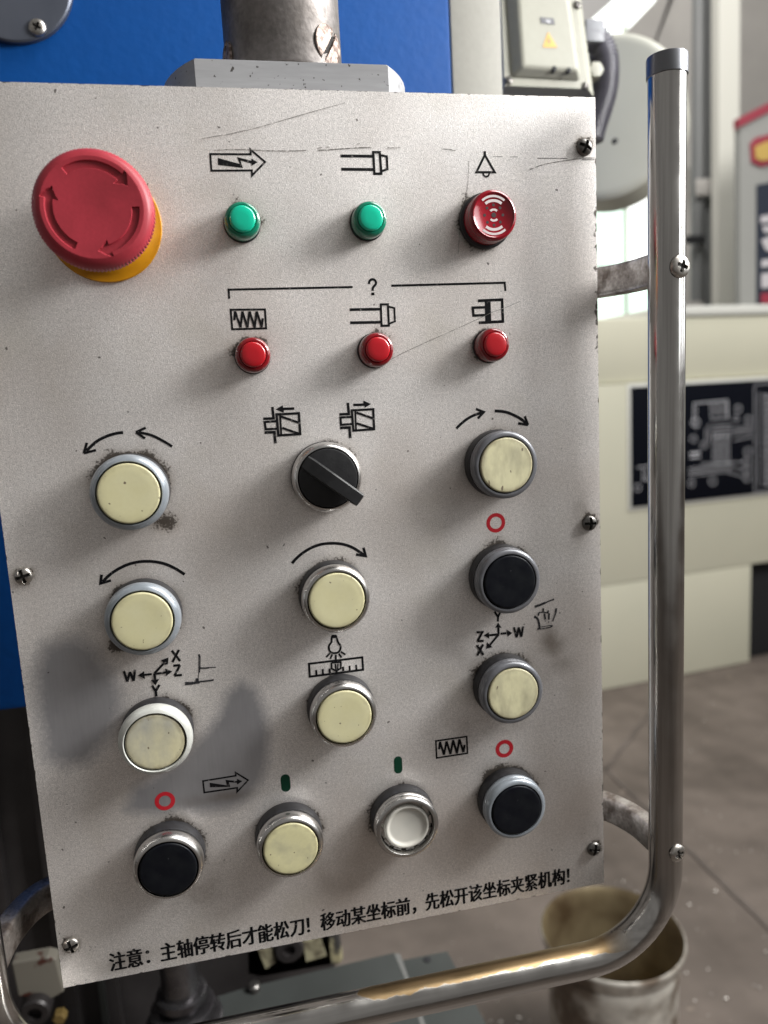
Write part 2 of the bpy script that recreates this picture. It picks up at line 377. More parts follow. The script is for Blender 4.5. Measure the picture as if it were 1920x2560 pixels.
slab_m = mat('worn_grey_plate', (0.046, 0.050, 0.048), 0.55, 0.1, spec=0.3, col2=(0.034, 0.037, 0.035), scale=12)
brass_m = mat('dull_brass', (0.22, 0.15, 0.05), 0.5, 0.4)
block_white = mat('chipped_white_block', (0.19, 0.175, 0.145), 0.5, col2=(0.07, 0.022, 0.015), scale=30, lo=0.54, hi=0.57)
block_pale = mat('stained_pale_pad', (0.28, 0.26, 0.17), 0.5, col2=(0.09, 0.075, 0.05), scale=60, lo=0.45, hi=0.6)
block_oily = mat('oily_block', (0.05, 0.048, 0.046), 0.4, 0.3, col2=(0.34, 0.31, 0.19), scale=28, lo=0.56, hi=0.62)

# face plate: sprayed silver with grain, grime round every control, rubbed patches, chipped edges
def plate_material():
    m = bpy.data.materials.new('silver_face_plate'); m.use_nodes = True
    nt = m.node_tree; b = nt.nodes['Principled BSDF']; L = nt.links.new
    tc = nn(nt, 'ShaderNodeTexCoord'); V = tc.outputs['Object']
    def noise(s, d=3, vec=V):
        n = nn(nt, 'ShaderNodeTexNoise'); n.inputs['Scale'].default_value = s; n.inputs['Detail'].default_value = d; L(vec, n.inputs['Vector']); return n.outputs['Fac']
    def rng(x, a, c, o0=0.0, o1=1.0):
        n = nn(nt, 'ShaderNodeMapRange'); L(x, n.inputs[0])
        for i, v in enumerate((a, c, o0, o1)): n.inputs[i+1].default_value = v
        return n.outputs[0]
    def mth(op, a, c):
        n = nn(nt, 'ShaderNodeMath', operation=op)
        for i, v in enumerate((a, c)):
            if isinstance(v, (int, float)): n.inputs[i].default_value = v
            else: L(v, n.inputs[i])
        return n.outputs[0]
    def mix(f, a, c, bt='MIX'):
        n = nn(nt, 'ShaderNodeMix', data_type='RGBA', blend_type=bt)
        if isinstance(f, (int, float)): n.inputs[0].default_value = f
        else: L(f, n.inputs[0])
        for i, v in ((6, a), (7, c)):
            if isinstance(v, tuple): n.inputs[i].default_value = (*v, 1)
            else: L(v, n.inputs[i])
        return n.outputs[2]
    dirt = nn(nt, 'ShaderNodeAttribute', attribute_name='dirt').outputs['Fac']
    worn = nn(nt, 'ShaderNodeAttribute', attribute_name='worn').outputs['Fac']
    stain = nn(nt, 'ShaderNodeAttribute', attribute_name='stain').outputs['Fac']
    edge = nn(nt, 'ShaderNodeAttribute', attribute_name='edge').outputs['Fac']
    base = mix(rng(noise(9, 5), 0.35, 0.7), PLATE_A, PLATE_B)
    g1 = noise(2100, 2); g2 = noise(700, 2)
    grain = rng(g1, 0.28, 0.72, 0.72, 1.28)
    grain2 = rng(g2, 0.3, 0.7, 0.90, 1.10)
    col = mix(1.0, base, grain, 'MULTIPLY'); col = mix(1.0, col, grain2, 'MULTIPLY')
    col = mix(mth('MULTIPLY', rng(noise(13, 6), 0.44, 0.72), 0.5), col, (0.45, 0.375, 0.32))
    col = mix(mth('MULTIPLY', rng(noise(31, 4), 0.55, 0.75), 0.22), col, (0.50, 0.46, 0.36))
    # rubbed patches: coating gone, smooth grey metal with fine scratches
    mp = nn(nt, 'ShaderNodeMapping'); mp.inputs['Rotation'].default_value = (0, 0.7, 0); mp.inputs['Scale'].default_value = (1, 1, 0.08); L(V, mp.inputs[0])
    scr = noise(900, 2, mp.outputs[0])
    wcol = mix(rng(noise(40, 4), 0.3, 0.7), (0.36, 0.355, 0.372), (0.44, 0.435, 0.45))
    wcol = mix(1.0, wcol, rng(scr, 0.3, 0.75, 0.97, 1.05), 'MULTIPLY')
    wmask = rng(mth('ADD', worn, mth('MULTIPLY', mth('SUBTRACT', noise(600, 3), 0.5), 0.45)), 0.20, 0.85)
    col = mix(wmask, col, wcol)
    col = mix(mth('MULTIPLY', stain, rng(noise(70, 5), 0.3, 0.65)), col, (0.17, 0.135, 0.105))
    # grime
    dn = noise(900, 4); dl = noise(160, 3)
    dm = rng(mth('ADD', dirt, mth('ADD', mth('MULTIPLY', mth('SUBTRACT', dn, 0.5), 1.35), mth('MULTIPLY', mth('SUBTRACT', dl, 0.5), 1.2))), 0.47, 0.72)
    film = mth('MULTIPLY', dirt, 0.85)
    col = mix(film, col, (0.22, 0.18, 0.14)); col = mix(mth('MULTIPLY', dm, 0.85), col, (0.045, 0.035, 0.028))
    em = rng(mth('ADD', edge, mth('MULTIPLY', mth('SUBTRACT', noise(260, 4), 0.5), 1.6)), 0.95, 1.05)
    col = mix(em, col, (0.14, 0.125, 0.11))
    # scattered dark specks
    sp = rng(noise(330, 1), 0.765, 0.785)
    col = mix(mth('MULTIPLY', sp, 0.8), col, (0.06, 0.05, 0.045))
    L(col, b.inputs['Base Color'])
    b.inputs['Metallic'].default_value = 0.72
    L(mth('ADD', mth('ADD', rng(wmask, 0, 1, 0.46, 0.38), rng(noise(18, 5), 0.3, 0.7, -0.05, 0.07)), mth('MULTIPLY', dirt, 0.15)), b.inputs['Roughness'])
    bp = nn(nt, 'ShaderNodeBump'); bp.inputs['Distance'].default_value = 0.0003
    L(rng(wmask, 0, 1, 0.30, 0.03), bp.inputs['Strength']); L(g1, bp.inputs['Height']); L(bp.outputs[0], b.inputs['Normal'])
    return m
PLATE_A, PLATE_B = (0.82, 0.79, 0.77), (0.755, 0.715, 0.69)
plate_m = plate_material()

# ------------------------------------------------------------------ control panel
W, H = 259.7, 373.8
panel = empty('control_panel', (W/2, 30, 0))
tag(panel, 'worn silver push button control panel with red mushroom stop button and printed symbols', 'control panel')

BX = [51.0, 131.1, 209.4]; BY = [217.8, 165.3, 112.7, 55.1]
BUTTONS = [(BX[0], BY[0]), (BX[2], BY[0]), (BX[0], BY[1]), (BX[1], BY[1]), (BX[2], BY[1]), (BX[0], BY[2]), (BX[1], BY[2]), (BX[2], BY[2]),
           (50.9, BY[3]), (103.4, BY[3]), (156.7, BY[3]), (209.4, BY[3])]
SELECTOR = (BX[1], BY[0])
LAMPS = [(104.1, 322.3), (155.6, 322.3), (104.1, 269.9), (155.6, 269.9), (207.2, 269.9)]
BUZZER = (207.0, 322.3); ESTOP = (51.0, 322.3)
SCREWS = [(254.1, 353.1), (254.1, 186.4), (254.1, 20.0), (5.6, 186.4), (5.6, 20.0), (5.6, 353.1)]

def build_plate():
    nx, nz = 261, 375
    xs = np.linspace(0, W, nx); zs = np.linspace(0, H, nz)
    X, Z = np.meshgrid(xs, zs)
    V = np.stack([X.ravel(), np.zeros(X.size), Z.ravel()], 1)
    idx = np.arange(nx*nz).reshape(nz, nx)
    F = np.stack([idx[:-1, :-1].ravel(), idx[:-1, 1:].ravel(), idx[1:, 1:].ravel(), idx[1:, :-1].ravel()], 1).tolist()
    # rim and back of the 2 mm sheet
    ring = list(idx[0, :]) + list(idx[1:, -1]) + list(idx[-1, -2::-1]) + list(idx[-2:0:-1, 0])
    n0 = nx*nz; RV = [(V[i][0], 2.0, V[i][2]) for i in ring]
    m = len(ring)
    V2 = V.tolist() + RV
    for k in range(m): F.append((int(ring[k]), n0+k, n0+(k+1) % m, int(ring[(k+1) % m])))
    F.append(tuple(n0+k for k in range(m))[::-1])
    o = mesh('face_plate', V2, F, plate_m, panel)
    o.location = Vector((0, 0, 0)) - Vector(panel.location)
    P = np.array([(v[0], v[2]) for v in V2])
    dirt = np.zeros(len(P))
    rng = np.random.default_rng(3)
    def ring_dirt(c, r, amt, width, seed):
        d = np.hypot(P[:, 0]-c[0], P[:, 1]-c[1]) - r; a = np.arctan2(P[:, 1]-c[1], P[:, 0]-c[0])
        s = 0.75 + 0.35*np.sin(a*1+seed) + 0.2*np.sin(3*a+seed*2.1) + 0.12*np.sin(7*a+seed*1.3)
        up_ = 0.75 + 0.35*np.sin(a)
        return np.clip(1.25*amt*s*up_*np.exp(-np.clip(d, 0, None)/(width*s.clip(0.3, 2))), 0, 1)
    for i, c in enumerate(BUTTONS): dirt = np.maximum(dirt, ring_dirt(c, 15.0, (0.8, 0.5, 0.8, 0.6, 0.6, 0.75, 0.6, 0.65, 0.7, 0.75, 0.7, 0.8)[i], 2.7, i*1.7))
    dirt = np.maximum(dirt, ring_dirt(SELECTOR, 15, 0.6, 2.6, 2.2))
    for i, c in enumerate(LAMPS): dirt = np.maximum(dirt, ring_dirt(c, 7.2, 0.7, 2.1, i*2.3+1))
    dirt = np.maximum(dirt, ring_dirt(BUZZER, 11, 0.95, 2.6, 3.6))
    for i, c in enumerate(SCREWS): dirt = np.maximum(dirt, ring_dirt(c, 3.8, 0.8, 1.3, i))
    dirt = np.maximum(dirt, 0.32*np.exp(-np.hypot(P[:, 0]-12, P[:, 1]-14)/14))
    # smear under the first left button
    dirt = np.maximum(dirt, 1.0*np.exp(-((P[:, 0]-62.5)/6.0)**2-((P[:, 1]-203.5)/4.2)**2))
    dirt = np.maximum(dirt, 1.1*np.exp(-((P[:, 0]-39)/4.5)**2-((P[:, 1]-153.5)/4.5)**2))
    def poly_sd(poly):
        poly = np.array(poly, float); n = len(poly); d = np.full(len(P), 1e9); inside = np.zeros(len(P), bool)
        for i in range(n):
            a, c = poly[i], poly[(i+1) % n]; e = c-a; w = P-a
            t = np.clip((w@e)/(e@e), 0, 1); q = w-np.outer(t, e); d = np.minimum(d, np.hypot(q[:, 0], q[:, 1]))
            cond = ((a[1] <= P[:, 1]) != (c[1] <= P[:, 1]))
            with np.errstate(divide='ignore', invalid='ignore'):
                xi = a[0] + (P[:, 1]-a[1])*(e[0])/(e[1] if e[1] != 0 else 1e-9)
            inside ^= cond & (P[:, 0] < xi)
        return np.where(inside, d, -d)
    S = 0.5787
    p1 = [(290,560),(200,590),(165,700),(172,850),(195,960),(205,1060),(280,1085),(380,1070),(430,1010),(480,940),(510,870),(510,780),(480,700),(440,660),(400,600),(340,555)]
    p1 = [at(x*S, 1280+y*S, 0) for x, y in p1]
    p2a = [(1040,745),(1095,775),(1130,850),(1152,960),(1145,1080)]; p2b = [(1120,190),(1060,270),(980,312),(870,322),(760,318),(680,322),(555,318),(590,230),(700,170),(790,110),(850,40)]; p2c = [(900,960),(960,880),(990,790)]
    p2 = [at(x*S, 1280+y*S, 0) for x, y in p2a] + [at(x*S, 1840+y*S, 0) for x, y in p2b] + [at(x*S, 1280+y*S, 0) for x, y in p2c]
    worn = np.clip(0.62 + poly_sd(p1)/13.0, 0, 1); worn = np.maximum(worn, np.clip(0.66+poly_sd(p2)/10.0, 0, 1))
    stain = np.zeros(len(P))
    for (x, z, rx, rz, s) in [(234, 130, 7, 9, .75), (236, 118, 9, 7, .5), (62, 34, 16, 8, .45), (128, 28, 20, 10, .3), (24, 8, 14, 5, .6), (200, 92, 20, 6, .4), (30, 150, 12, 20, .3), (250, 190, 5, 12, .45), (253, 30, 6, 12, .45), (75, 78, 18, 3, .6), (188, 126, 9, 9, .35), (186, 205, 7, 9, .35)]:
        stain = np.maximum(stain, s*np.exp(-((P[:, 0]-x)/rx)**2-((P[:, 1]-z)/rz)**2))
    de = np.minimum(np.minimum(P[:, 0], W-P[:, 0]), np.minimum(P[:, 1], H-P[:, 1]))
    edge = np.clip(0.95-de*0.55, 0, 1)
    nick = ((W-P[:, 0]) < 5) & (P[:, 1] > 262) & (P[:, 1] < 330)
    edge = np.maximum(edge, np.where(nick, np.clip(1.15-(W-P[:, 0])*0.22, 0, 1), 0))
    edge = np.maximum(edge, np.where(((W-P[:, 0]) < 4) & (P[:, 1] > 38) & (P[:, 1] < 50), np.clip(1.0-(W-P[:, 0])*0.25, 0, 1), 0))
    for nm, arr in (('dirt', dirt), ('worn', worn), ('stain', stain), ('edge', edge)):
        a = o.data.attributes.new(nm, 'FLOAT', 'POINT'); a.data.foreach_set('value', arr.astype(np.float32))
    return o
build_plate()
MB().box(7, W-7, 2.2, 70, 7, H-3, bev=1.5).build('enclosure', case_m, panel, (W/2, 30, 7), smooth=True, auto=30)

# --- prints
SYM = {'power_arrow_symbol':[['c',0.71,[[93.86,348.99],[109.79,349.04],[109.74,350.86],[115.22,346.2],[109.62,340.97],[109.68,342.91],[93.78,342.74]]],['f',0,[[96.69,347.56],[105.11,345.35],[104.27,347.94],[109.74,346.62],[109.95,347.44],[112.23,346.04],[109.72,344.65],[109.7,345.56],[105.5,346.68],[106.22,343.85],[96.56,344.93]]]],'spindle_tool_symbol':[['l',1.03,[[146.07,348.71],[159.54,348.73]]],['l',1.04,[[146.1,343.56],[159.65,343.53]]],['c',0.89,[[159.89,350.29],[162.69,350.31],[162.83,341.89],[159.91,341.87]]],['l',0.79,[[163.13,349.14],[165.57,348.68],[165.55,343.7],[163.09,342.88]]]],'bell_symbol':[['c',0.87,[[208.38,349.64],[212.56,342.69],[204.32,342.65]]],['l',0.99,[[208.35,351.16],[208.37,349.53]]],['l',0.66,[[207.33,342.31],[207.44,341.65],[207.94,341.11],[208.63,340.87],[209.33,341.07],[209.87,341.62],[210.07,342.33]]]],'scratch_mark':[['l',0.21,[[212.04,349.01],[216.61,349.05]]],['l',0.21,[[219.67,349.0],[223.31,348.99]]],['l',0.25,[[232.24,348.47],[238.94,348.61],[246.15,348.54]]],['l',0.34,[[228.57,343.99],[230.35,344.31]]],['l',0.26,[[231.03,344.79],[236.2,346.21],[242.96,347.37],[251.6,348.51],[255.25,348.81],[258.92,348.8]]],['l',0.26,[[252.96,348.12],[258.91,348.12]]],['l',0.24,[[189.68,351.86],[192.42,351.77],[195.37,351.22]]],['l',0.16,[[201.1,347.34],[200.95,344.43],[200.71,340.53],[200.14,337.02],[199.58,333.89],[198.8,330.36]]],['l',0.17,[[195.8,318.13],[195.26,313.37],[194.81,309.78]]]],'scratch_mark.b':[['l',0.24,[[95.62,350.45],[101.77,350.78],[109.35,350.72],[118.44,350.45],[125.71,350.47],[132.09,350.72]]],['l',0.29,[[136.77,350.81],[140.99,351.04],[145.5,351.41],[153.05,351.95],[159.39,352.16]]],['l',0.34,[[137.08,351.79],[138.57,351.8]]],['l',0.29,[[140.56,352.01],[141.81,352.11]]],['l',0.29,[[153.15,353.5],[154.4,353.42]]],['l',0.25,[[166.01,352.09],[171.36,352.15]]]],'scratch_mark.c':[['l',0.18,[[90.93,354.63],[102.78,356.69],[113.91,359.28],[126.17,362.79],[138.58,366.26]]],['l',0.14,[[138.58,366.26],[149.2,369.12]]]],'fault_bracket_symbol':[['l',0.77,[[96.58,293.17],[96.65,296.8],[147.99,296.59]]]],'fault_bracket_symbol.b':[['l',0.84,[[164.61,296.72],[215.63,296.77],[215.82,293.23]]]],'coil_box_symbol':[['c',0.75,[[96.79,288.8],[110.71,288.53],[110.6,280.91],[96.8,281.01]]],['l',0.82,[[97.92,284.6],[98.52,288.13],[100.25,281.62],[101.48,288.04],[102.99,281.53],[104.37,287.95],[105.97,281.42],[107.27,287.86],[108.86,281.44],[109.53,285.0]]]],'question_mark_symbol':[['l',0.89,[[155.0,297.67],[155.2,298.57],[155.81,299.29],[156.69,299.54],[157.53,299.25],[158.02,298.51],[157.97,297.69],[157.5,296.98],[156.84,296.4],[156.52,295.73],[156.46,294.82]]],['l',1.22,[[156.47,294.13],[156.45,292.99]]]],'spindle_tool_symbol.b':[['l',1.04,[[146.04,287.36],[159.35,287.19]]],['l',1.04,[[145.99,281.96],[159.29,281.8]]],['c',0.81,[[159.65,289.11],[162.74,289.11],[162.74,280.25],[159.49,280.26]]],['l',0.71,[[163.08,288.09],[165.47,287.46],[165.46,281.92],[163.08,281.11]]]],'cylinder_symbol':[['f',0,[[206.11,289.42],[208.82,289.49],[208.87,280.72],[206.05,280.57]]],['l',1.1,[[203.05,289.42],[214.16,289.58],[214.27,280.26],[203.06,280.06]]],['l',0.98,[[206.11,286.59],[200.56,286.57],[200.78,283.21],[206.14,283.28]]]],'clamp_tool_symbol':[['f',0,[[112.0,247.5],[115.03,249.04],[115.19,248.06],[119.83,247.93],[119.86,246.89],[115.43,246.95],[115.18,245.86]]],['l',0.97,[[110.73,248.63],[110.84,243.78],[106.56,243.87]]],['l',0.87,[[111.85,242.56],[107.03,242.52],[107.21,239.43],[111.87,239.4]]],['l',1.04,[[106.66,238.1],[110.8,238.01],[110.83,233.27]]],['c',0.92,[[112.23,245.38],[121.64,245.33],[121.6,236.51],[112.31,236.54]]],['l',0.72,[[113.68,245.3],[113.57,236.85]]],['l',0.85,[[114.03,244.37],[121.49,241.33]]],['l',0.85,[[114.17,239.59],[121.16,236.7]]]],'unclamp_tool_symbol':[['f',0,[[145.21,248.03],[149.59,247.92],[149.73,249.1],[153.03,247.5],[150.16,246.01],[150.04,246.84],[145.21,246.95]]],['l',1.0,[[142.95,248.55],[143.03,243.77],[138.9,243.85]]],['l',0.87,[[144.19,242.48],[139.32,242.51],[139.35,239.37],[144.17,239.41]]],['l',1.07,[[138.87,238.08],[142.97,237.99],[143.02,233.4]]],['c',0.88,[[144.43,245.24],[153.85,245.24],[153.76,236.6],[144.57,236.56]]],['l',0.67,[[145.94,245.09],[145.77,236.82]]],['l',0.84,[[146.33,244.24],[153.62,241.27]]],['l',0.85,[[146.21,239.62],[153.87,236.66]]]],'jog_left_arrows_symbol':[['l',1.08,[[49.9,241.67],[47.69,241.55],[45.69,241.18],[43.39,240.56],[41.06,239.63],[39.29,238.69],[37.78,237.56],[36.25,236.29],[35.02,235.11]]],['l',0.91,[[35.54,238.44],[33.96,234.31],[38.73,235.24]]],['l',0.99,[[68.53,234.7],[66.79,236.1],[64.9,237.41],[63.0,238.63],[61.38,239.57],[59.45,240.37],[57.52,240.93],[55.56,241.26]]],['l',0.92,[[58.86,243.06],[54.87,241.45],[58.15,238.74]]]],'jog_right_arrows_symbol':[['l',1.1,[[190.88,234.55],[192.48,235.99],[194.69,237.65],[196.35,238.65],[198.0,239.45],[200.74,240.42],[203.47,240.98]]],['l',1.0,[[200.29,242.7],[203.97,241.14],[201.07,238.43]]],['l',1.18,[[209.1,241.31],[211.11,241.14],[213.02,240.83],[215.2,240.24],[217.11,239.43],[219.02,238.49],[220.65,237.54],[222.28,236.35],[223.92,235.0]]],['l',1.03,[[223.31,238.16],[224.81,234.11],[220.08,235.18]]]],'spindle_left_arrow_symbol':[['l',1.12,[[68.62,180.52],[66.48,182.34],[64.41,183.87],[62.33,185.18],[59.96,186.29],[58.1,186.88],[55.97,187.38],[53.82,187.68],[51.66,187.8],[49.75,187.7],[47.83,187.43],[45.62,186.9],[43.66,186.17],[41.69,185.28],[39.42,183.99],[37.39,182.47],[35.61,180.78]]],['l',0.99,[[35.45,183.87],[34.61,180.16],[38.89,181.01]]]],'spindle_right_arrow_symbol':[['l',1.13,[[114.05,180.84],[115.46,182.3],[117.34,183.87],[119.2,185.1],[121.3,186.22],[123.39,187.13],[125.46,187.73],[127.52,188.08],[129.57,188.2],[131.61,188.11],[133.39,187.95],[135.42,187.58],[137.2,187.1],[139.21,186.29],[140.97,185.37],[142.71,184.16],[144.2,182.94],[146.18,181.26]]],['l',1.05,[[145.88,184.88],[146.74,180.99],[142.37,182.02]]]],'stop_ring_symbol':[['r',4.53,2.83,[207.93,190.56]]],'axes_away_symbol':[['l',0.93,[[60.24,148.0],[63.27,142.87]]],['l',0.93,[[63.23,147.93],[60.03,142.8]]],['l',0.93,[[60.22,141.2],[63.05,141.11],[60.33,136.69],[63.49,136.67]]],['l',0.91,[[39.94,141.57],[40.9,136.63],[42.36,140.8],[43.48,136.59],[44.53,141.48]]],['l',0.93,[[50.62,133.61],[51.98,130.9]]],['l',0.93,[[53.77,133.49],[51.98,130.9],[52.08,128.45]]],['l',0.87,[[52.25,138.85],[57.29,143.45]]],['f',0,[[58.65,145.15],[55.42,144.38],[56.29,143.22],[57.03,142.16],[58.08,142.08]]],['l',0.87,[[52.28,138.6],[56.98,138.65]]],['f',0,[[59.56,138.71],[56.65,140.51],[56.98,138.74],[56.82,137.03]]],['l',0.81,[[51.12,138.69],[47.79,138.77]]],['f',0,[[45.47,138.83],[48.18,140.4],[48.06,138.7],[48.16,136.82]]],['l',0.93,[[52.19,138.85],[52.24,135.88]]],['f',0,[[52.15,133.52],[50.47,136.05],[52.25,136.03],[53.94,136.17]]]],'marker_writing':[['l',0.76,[[71.24,144.96],[71.53,143.4]]],['l',0.41,[[71.3,144.04],[70.76,138.62]]],['l',0.29,[[71.8,143.98],[71.32,139.16]]],['l',0.65,[[71.18,139.48],[70.71,136.79]]],['l',0.24,[[70.51,136.82],[70.16,134.42]]],['l',0.65,[[71.17,138.72],[73.09,138.47],[75.08,138.43]]],['l',0.36,[[75.09,138.52],[77.94,138.25]]],['l',1.24,[[64.3,132.59],[67.69,132.38]]],['l',1.0,[[67.69,132.38],[70.55,132.46]]],['l',0.65,[[70.57,132.67],[74.0,132.59],[76.3,132.62]]],['l',1.18,[[69.64,134.33],[69.51,132.97]]],['l',0.89,[[75.91,133.04],[76.0,132.41]]]],'lamp_symbol':[['f',0,[[129.35,146.72],[131.29,146.53],[131.73,145.54],[131.52,145.0],[128.92,145.2],[128.79,145.89]]],['l',0.84,[[129.15,145.4],[129.04,144.29],[128.91,143.41],[128.37,142.7],[127.8,141.98],[127.59,141.11],[127.67,139.98],[128.05,139.14],[128.71,138.56],[129.45,138.22],[130.09,138.1],[130.97,138.12],[131.7,138.35],[132.33,138.95],[132.76,139.8],[132.88,140.68],[132.71,141.49],[132.22,142.34],[131.8,143.17],[131.58,144.21],[131.42,145.13]]],['l',0.75,[[127.93,138.37],[126.08,136.69]]],['l',0.75,[[128.87,137.69],[127.9,135.62]]],['l',0.8,[[130.48,137.37],[130.34,135.13]]],['l',0.76,[[131.92,137.64],[132.99,135.59]]],['l',0.76,[[132.85,138.43],[134.83,136.83]]]],'ruler_symbol':[['c',0.9,[[118.25,134.6],[142.41,134.58],[142.4,128.7],[118.2,128.62]]],['l',0.84,[[121.23,131.34],[121.2,128.74]]],['l',0.84,[[124.21,131.4],[124.13,128.7]]],['l',0.84,[[127.24,131.23],[127.31,128.96]]],['l',0.85,[[133.32,131.36],[133.41,129.3]]],['l',0.85,[[136.3,131.43],[136.31,129.15]]],['l',0.85,[[139.28,131.43],[139.36,129.09]]],['l',0.71,[[128.29,133.93],[128.22,131.11],[130.31,129.66],[132.36,130.8],[132.56,133.95]]],['l',0.67,[[128.39,133.8],[132.54,133.68]]],['l',0.58,[[129.99,133.14],[130.08,130.19]]],['l',0.58,[[131.19,133.1],[130.82,130.09]]],['l',0.89,[[130.34,130.15],[130.25,128.69]]]],'axes_toward_symbol':[['l',0.92,[[205.84,148.85],[207.47,146.0]]],['l',0.92,[[208.68,148.23],[207.47,146.0],[207.36,143.77]]],['l',0.98,[[207.53,137.79],[207.45,140.94]]],['f',0,[[207.44,143.28],[205.81,140.92],[207.42,141.03],[209.17,140.46]]],['l',0.99,[[208.5,137.83],[211.35,137.7]]],['f',0,[[214.3,137.44],[211.35,139.54],[211.57,137.71],[211.92,135.92]]],['l',0.98,[[207.31,137.58],[202.84,137.75]]],['f',0,[[200.17,138.0],[202.83,139.27],[202.77,137.69],[202.93,136.09]]],['l',0.92,[[207.65,137.66],[202.98,132.94]]],['f',0,[[201.16,131.36],[201.62,134.6],[202.68,133.29],[204.3,131.77]]],['l',0.93,[[215.16,140.19],[216.42,135.08],[217.5,139.85],[218.71,135.02],[219.79,140.1]]],['l',0.92,[[196.71,139.9],[199.62,139.71],[197.1,135.58],[200.04,135.41]]],['l',0.98,[[196.7,133.71],[199.73,128.55]]],['l',0.98,[[199.77,133.73],[196.66,128.63]]]],'marker_writing.b':[['l',1.06,[[225.75,148.89],[228.44,149.45],[231.3,150.26]]],['l',0.62,[[231.3,150.26],[233.21,150.9],[235.44,151.39]]],['l',0.94,[[234.97,151.54],[235.5,151.17]]],['l',1.12,[[225.4,144.01],[226.4,143.84]]],['l',0.94,[[226.4,143.84],[227.32,142.45],[227.81,140.55],[228.0,138.31]]],['l',0.81,[[227.36,144.34],[227.78,145.7]]],['l',0.56,[[227.78,145.82],[229.93,145.83],[232.76,145.05]]],['l',0.81,[[229.97,147.72],[230.09,145.81]]],['l',0.81,[[230.55,145.14],[231.04,142.02]]],['l',0.63,[[231.03,141.56],[231.08,141.15]]],['l',1.25,[[231.99,145.9],[232.77,145.5]]],['l',0.75,[[232.92,145.03],[232.75,141.82]]],['l',0.63,[[232.61,140.98],[232.59,140.42]]],['l',0.82,[[236.62,146.97],[236.32,144.8]]],['l',0.57,[[236.32,144.8],[235.58,143.03],[234.64,140.74]]],['l',0.44,[[226.82,137.83],[230.69,137.75],[234.04,138.13]]],['l',0.31,[[227.54,138.67],[230.71,138.82],[234.21,138.94]]],['l',0.81,[[226.88,137.89],[228.32,138.18]]],['l',1.07,[[234.06,139.05],[233.94,138.11]]]],'power_arrow_symbol.b':[['c',0.66,[[67.91,86.91],[82.2,87.1],[82.24,88.57],[87.4,84.09],[82.16,79.4],[82.32,81.32],[67.97,81.41]]],['f',0,[[70.72,85.63],[77.99,83.19],[77.58,85.88],[82.54,84.52],[82.62,85.52],[84.84,84.05],[82.62,82.89],[82.35,83.72],[78.95,84.55],[79.39,82.27],[70.62,83.49]]]],'stop_ring_symbol.b':[['r',4.31,2.54,[50.99,80.25]]],'start_bar_symbol':[['l',4.24,[[103.79,82.15],[103.83,77.94]]]],'start_bar_symbol.b':[['l',3.95,[[156.23,82.74],[156.15,78.17]]]],'coil_box_symbol.b':[['c',0.74,[[174.83,89.5],[189.96,89.44],[190.01,81.03],[174.82,80.99]]],['l',0.95,[[176.2,85.13],[176.79,88.82],[178.48,82.03],[180.0,88.59],[181.63,81.89],[183.21,88.71],[184.84,81.74],[186.32,88.68],[188.02,81.86],[188.77,85.51]]]],'stop_ring_symbol.c':[['r',4.49,2.58,[208.56,80.45]]],'scratch_mark.d':[['l',0.17,[[163.05,266.14],[169.09,268.85],[175.65,271.41],[181.74,273.77],[188.36,276.21],[196.06,279.11],[204.32,282.29]]],['l',0.15,[[204.32,282.29],[210.03,284.58],[215.76,286.21],[222.52,288.64]]]]}
def catmull(P):
    P = [np.array(p, float) for p in P]; out = []
    for i in range(len(P)-1):
        p0 = P[max(i-1, 0)]; p1 = P[i]; p2 = P[i+1]; p3 = P[min(i+2, len(P)-1)]
        for t in (0, .25, .5, .75):
            out.append(0.5*((2*p1)+(-p0+p2)*t+(2*p0-5*p1+4*p2-p3)*t*t+(-p0+3*p1-3*p2+p3)*t**3))
    out.append(P[-1]); return out
def ribbons(pts, w, closed=False):
    """mitred ribbons in X,Z: list of (left, right) point lists"""
    P = [np.array(p, float) for p in pts]; n = len(P)
    def ang(i):
        a = P[i]-P[i-1]; b = P[(i+1) % n]-P[i]
        return math.degrees(math.acos(max(-1, min(1, float(a@b)/(np.linalg.norm(a)*np.linalg.norm(b)+1e-9)))))
    if not closed and n >= 6 and max(ang(i) for i in range(1, n-1)) < 50:
        P = catmull(P); n = len(P)
    sets = []
    if closed: sets = [(P, True)]
    else:
        cur = [P[0]]
        for i in range(1, n):
            cur.append(P[i])
            if i < n-1 and ang(i) > 118: sets.append((cur, False)); cur = [P[i]]
        sets.append((cur, False))
    res = []
    for Q, cl in sets:
        m = len(Q); Lf = []; Rt = []
        for i in range(m):
            if cl or 0 < i < m-1:
                a = Q[i]-Q[i-1]; b = Q[(i+1) % m]-Q[i]; a = a/np.linalg.norm(a); b = b/np.linalg.norm(b)
                na = np.array([-a[1], a[0]]); nb = np.array([-b[1], b[0]]); k = na+nb; k = k/np.linalg.norm(k); s = min(1/max(float(k@na), 0.2), 3.2)
                off = k*s*w/2
            else:
                d = (Q[1]-Q[0]) if i == 0 else (Q[-1]-Q[-2]); d = d/np.linalg.norm(d); off = np.array([-d[1], d[0]])*w/2
            Lf.append(Q[i]+off); Rt.append(Q[i]-off)
        res.append((Lf, Rt, cl))
    return res
WID = 1.12
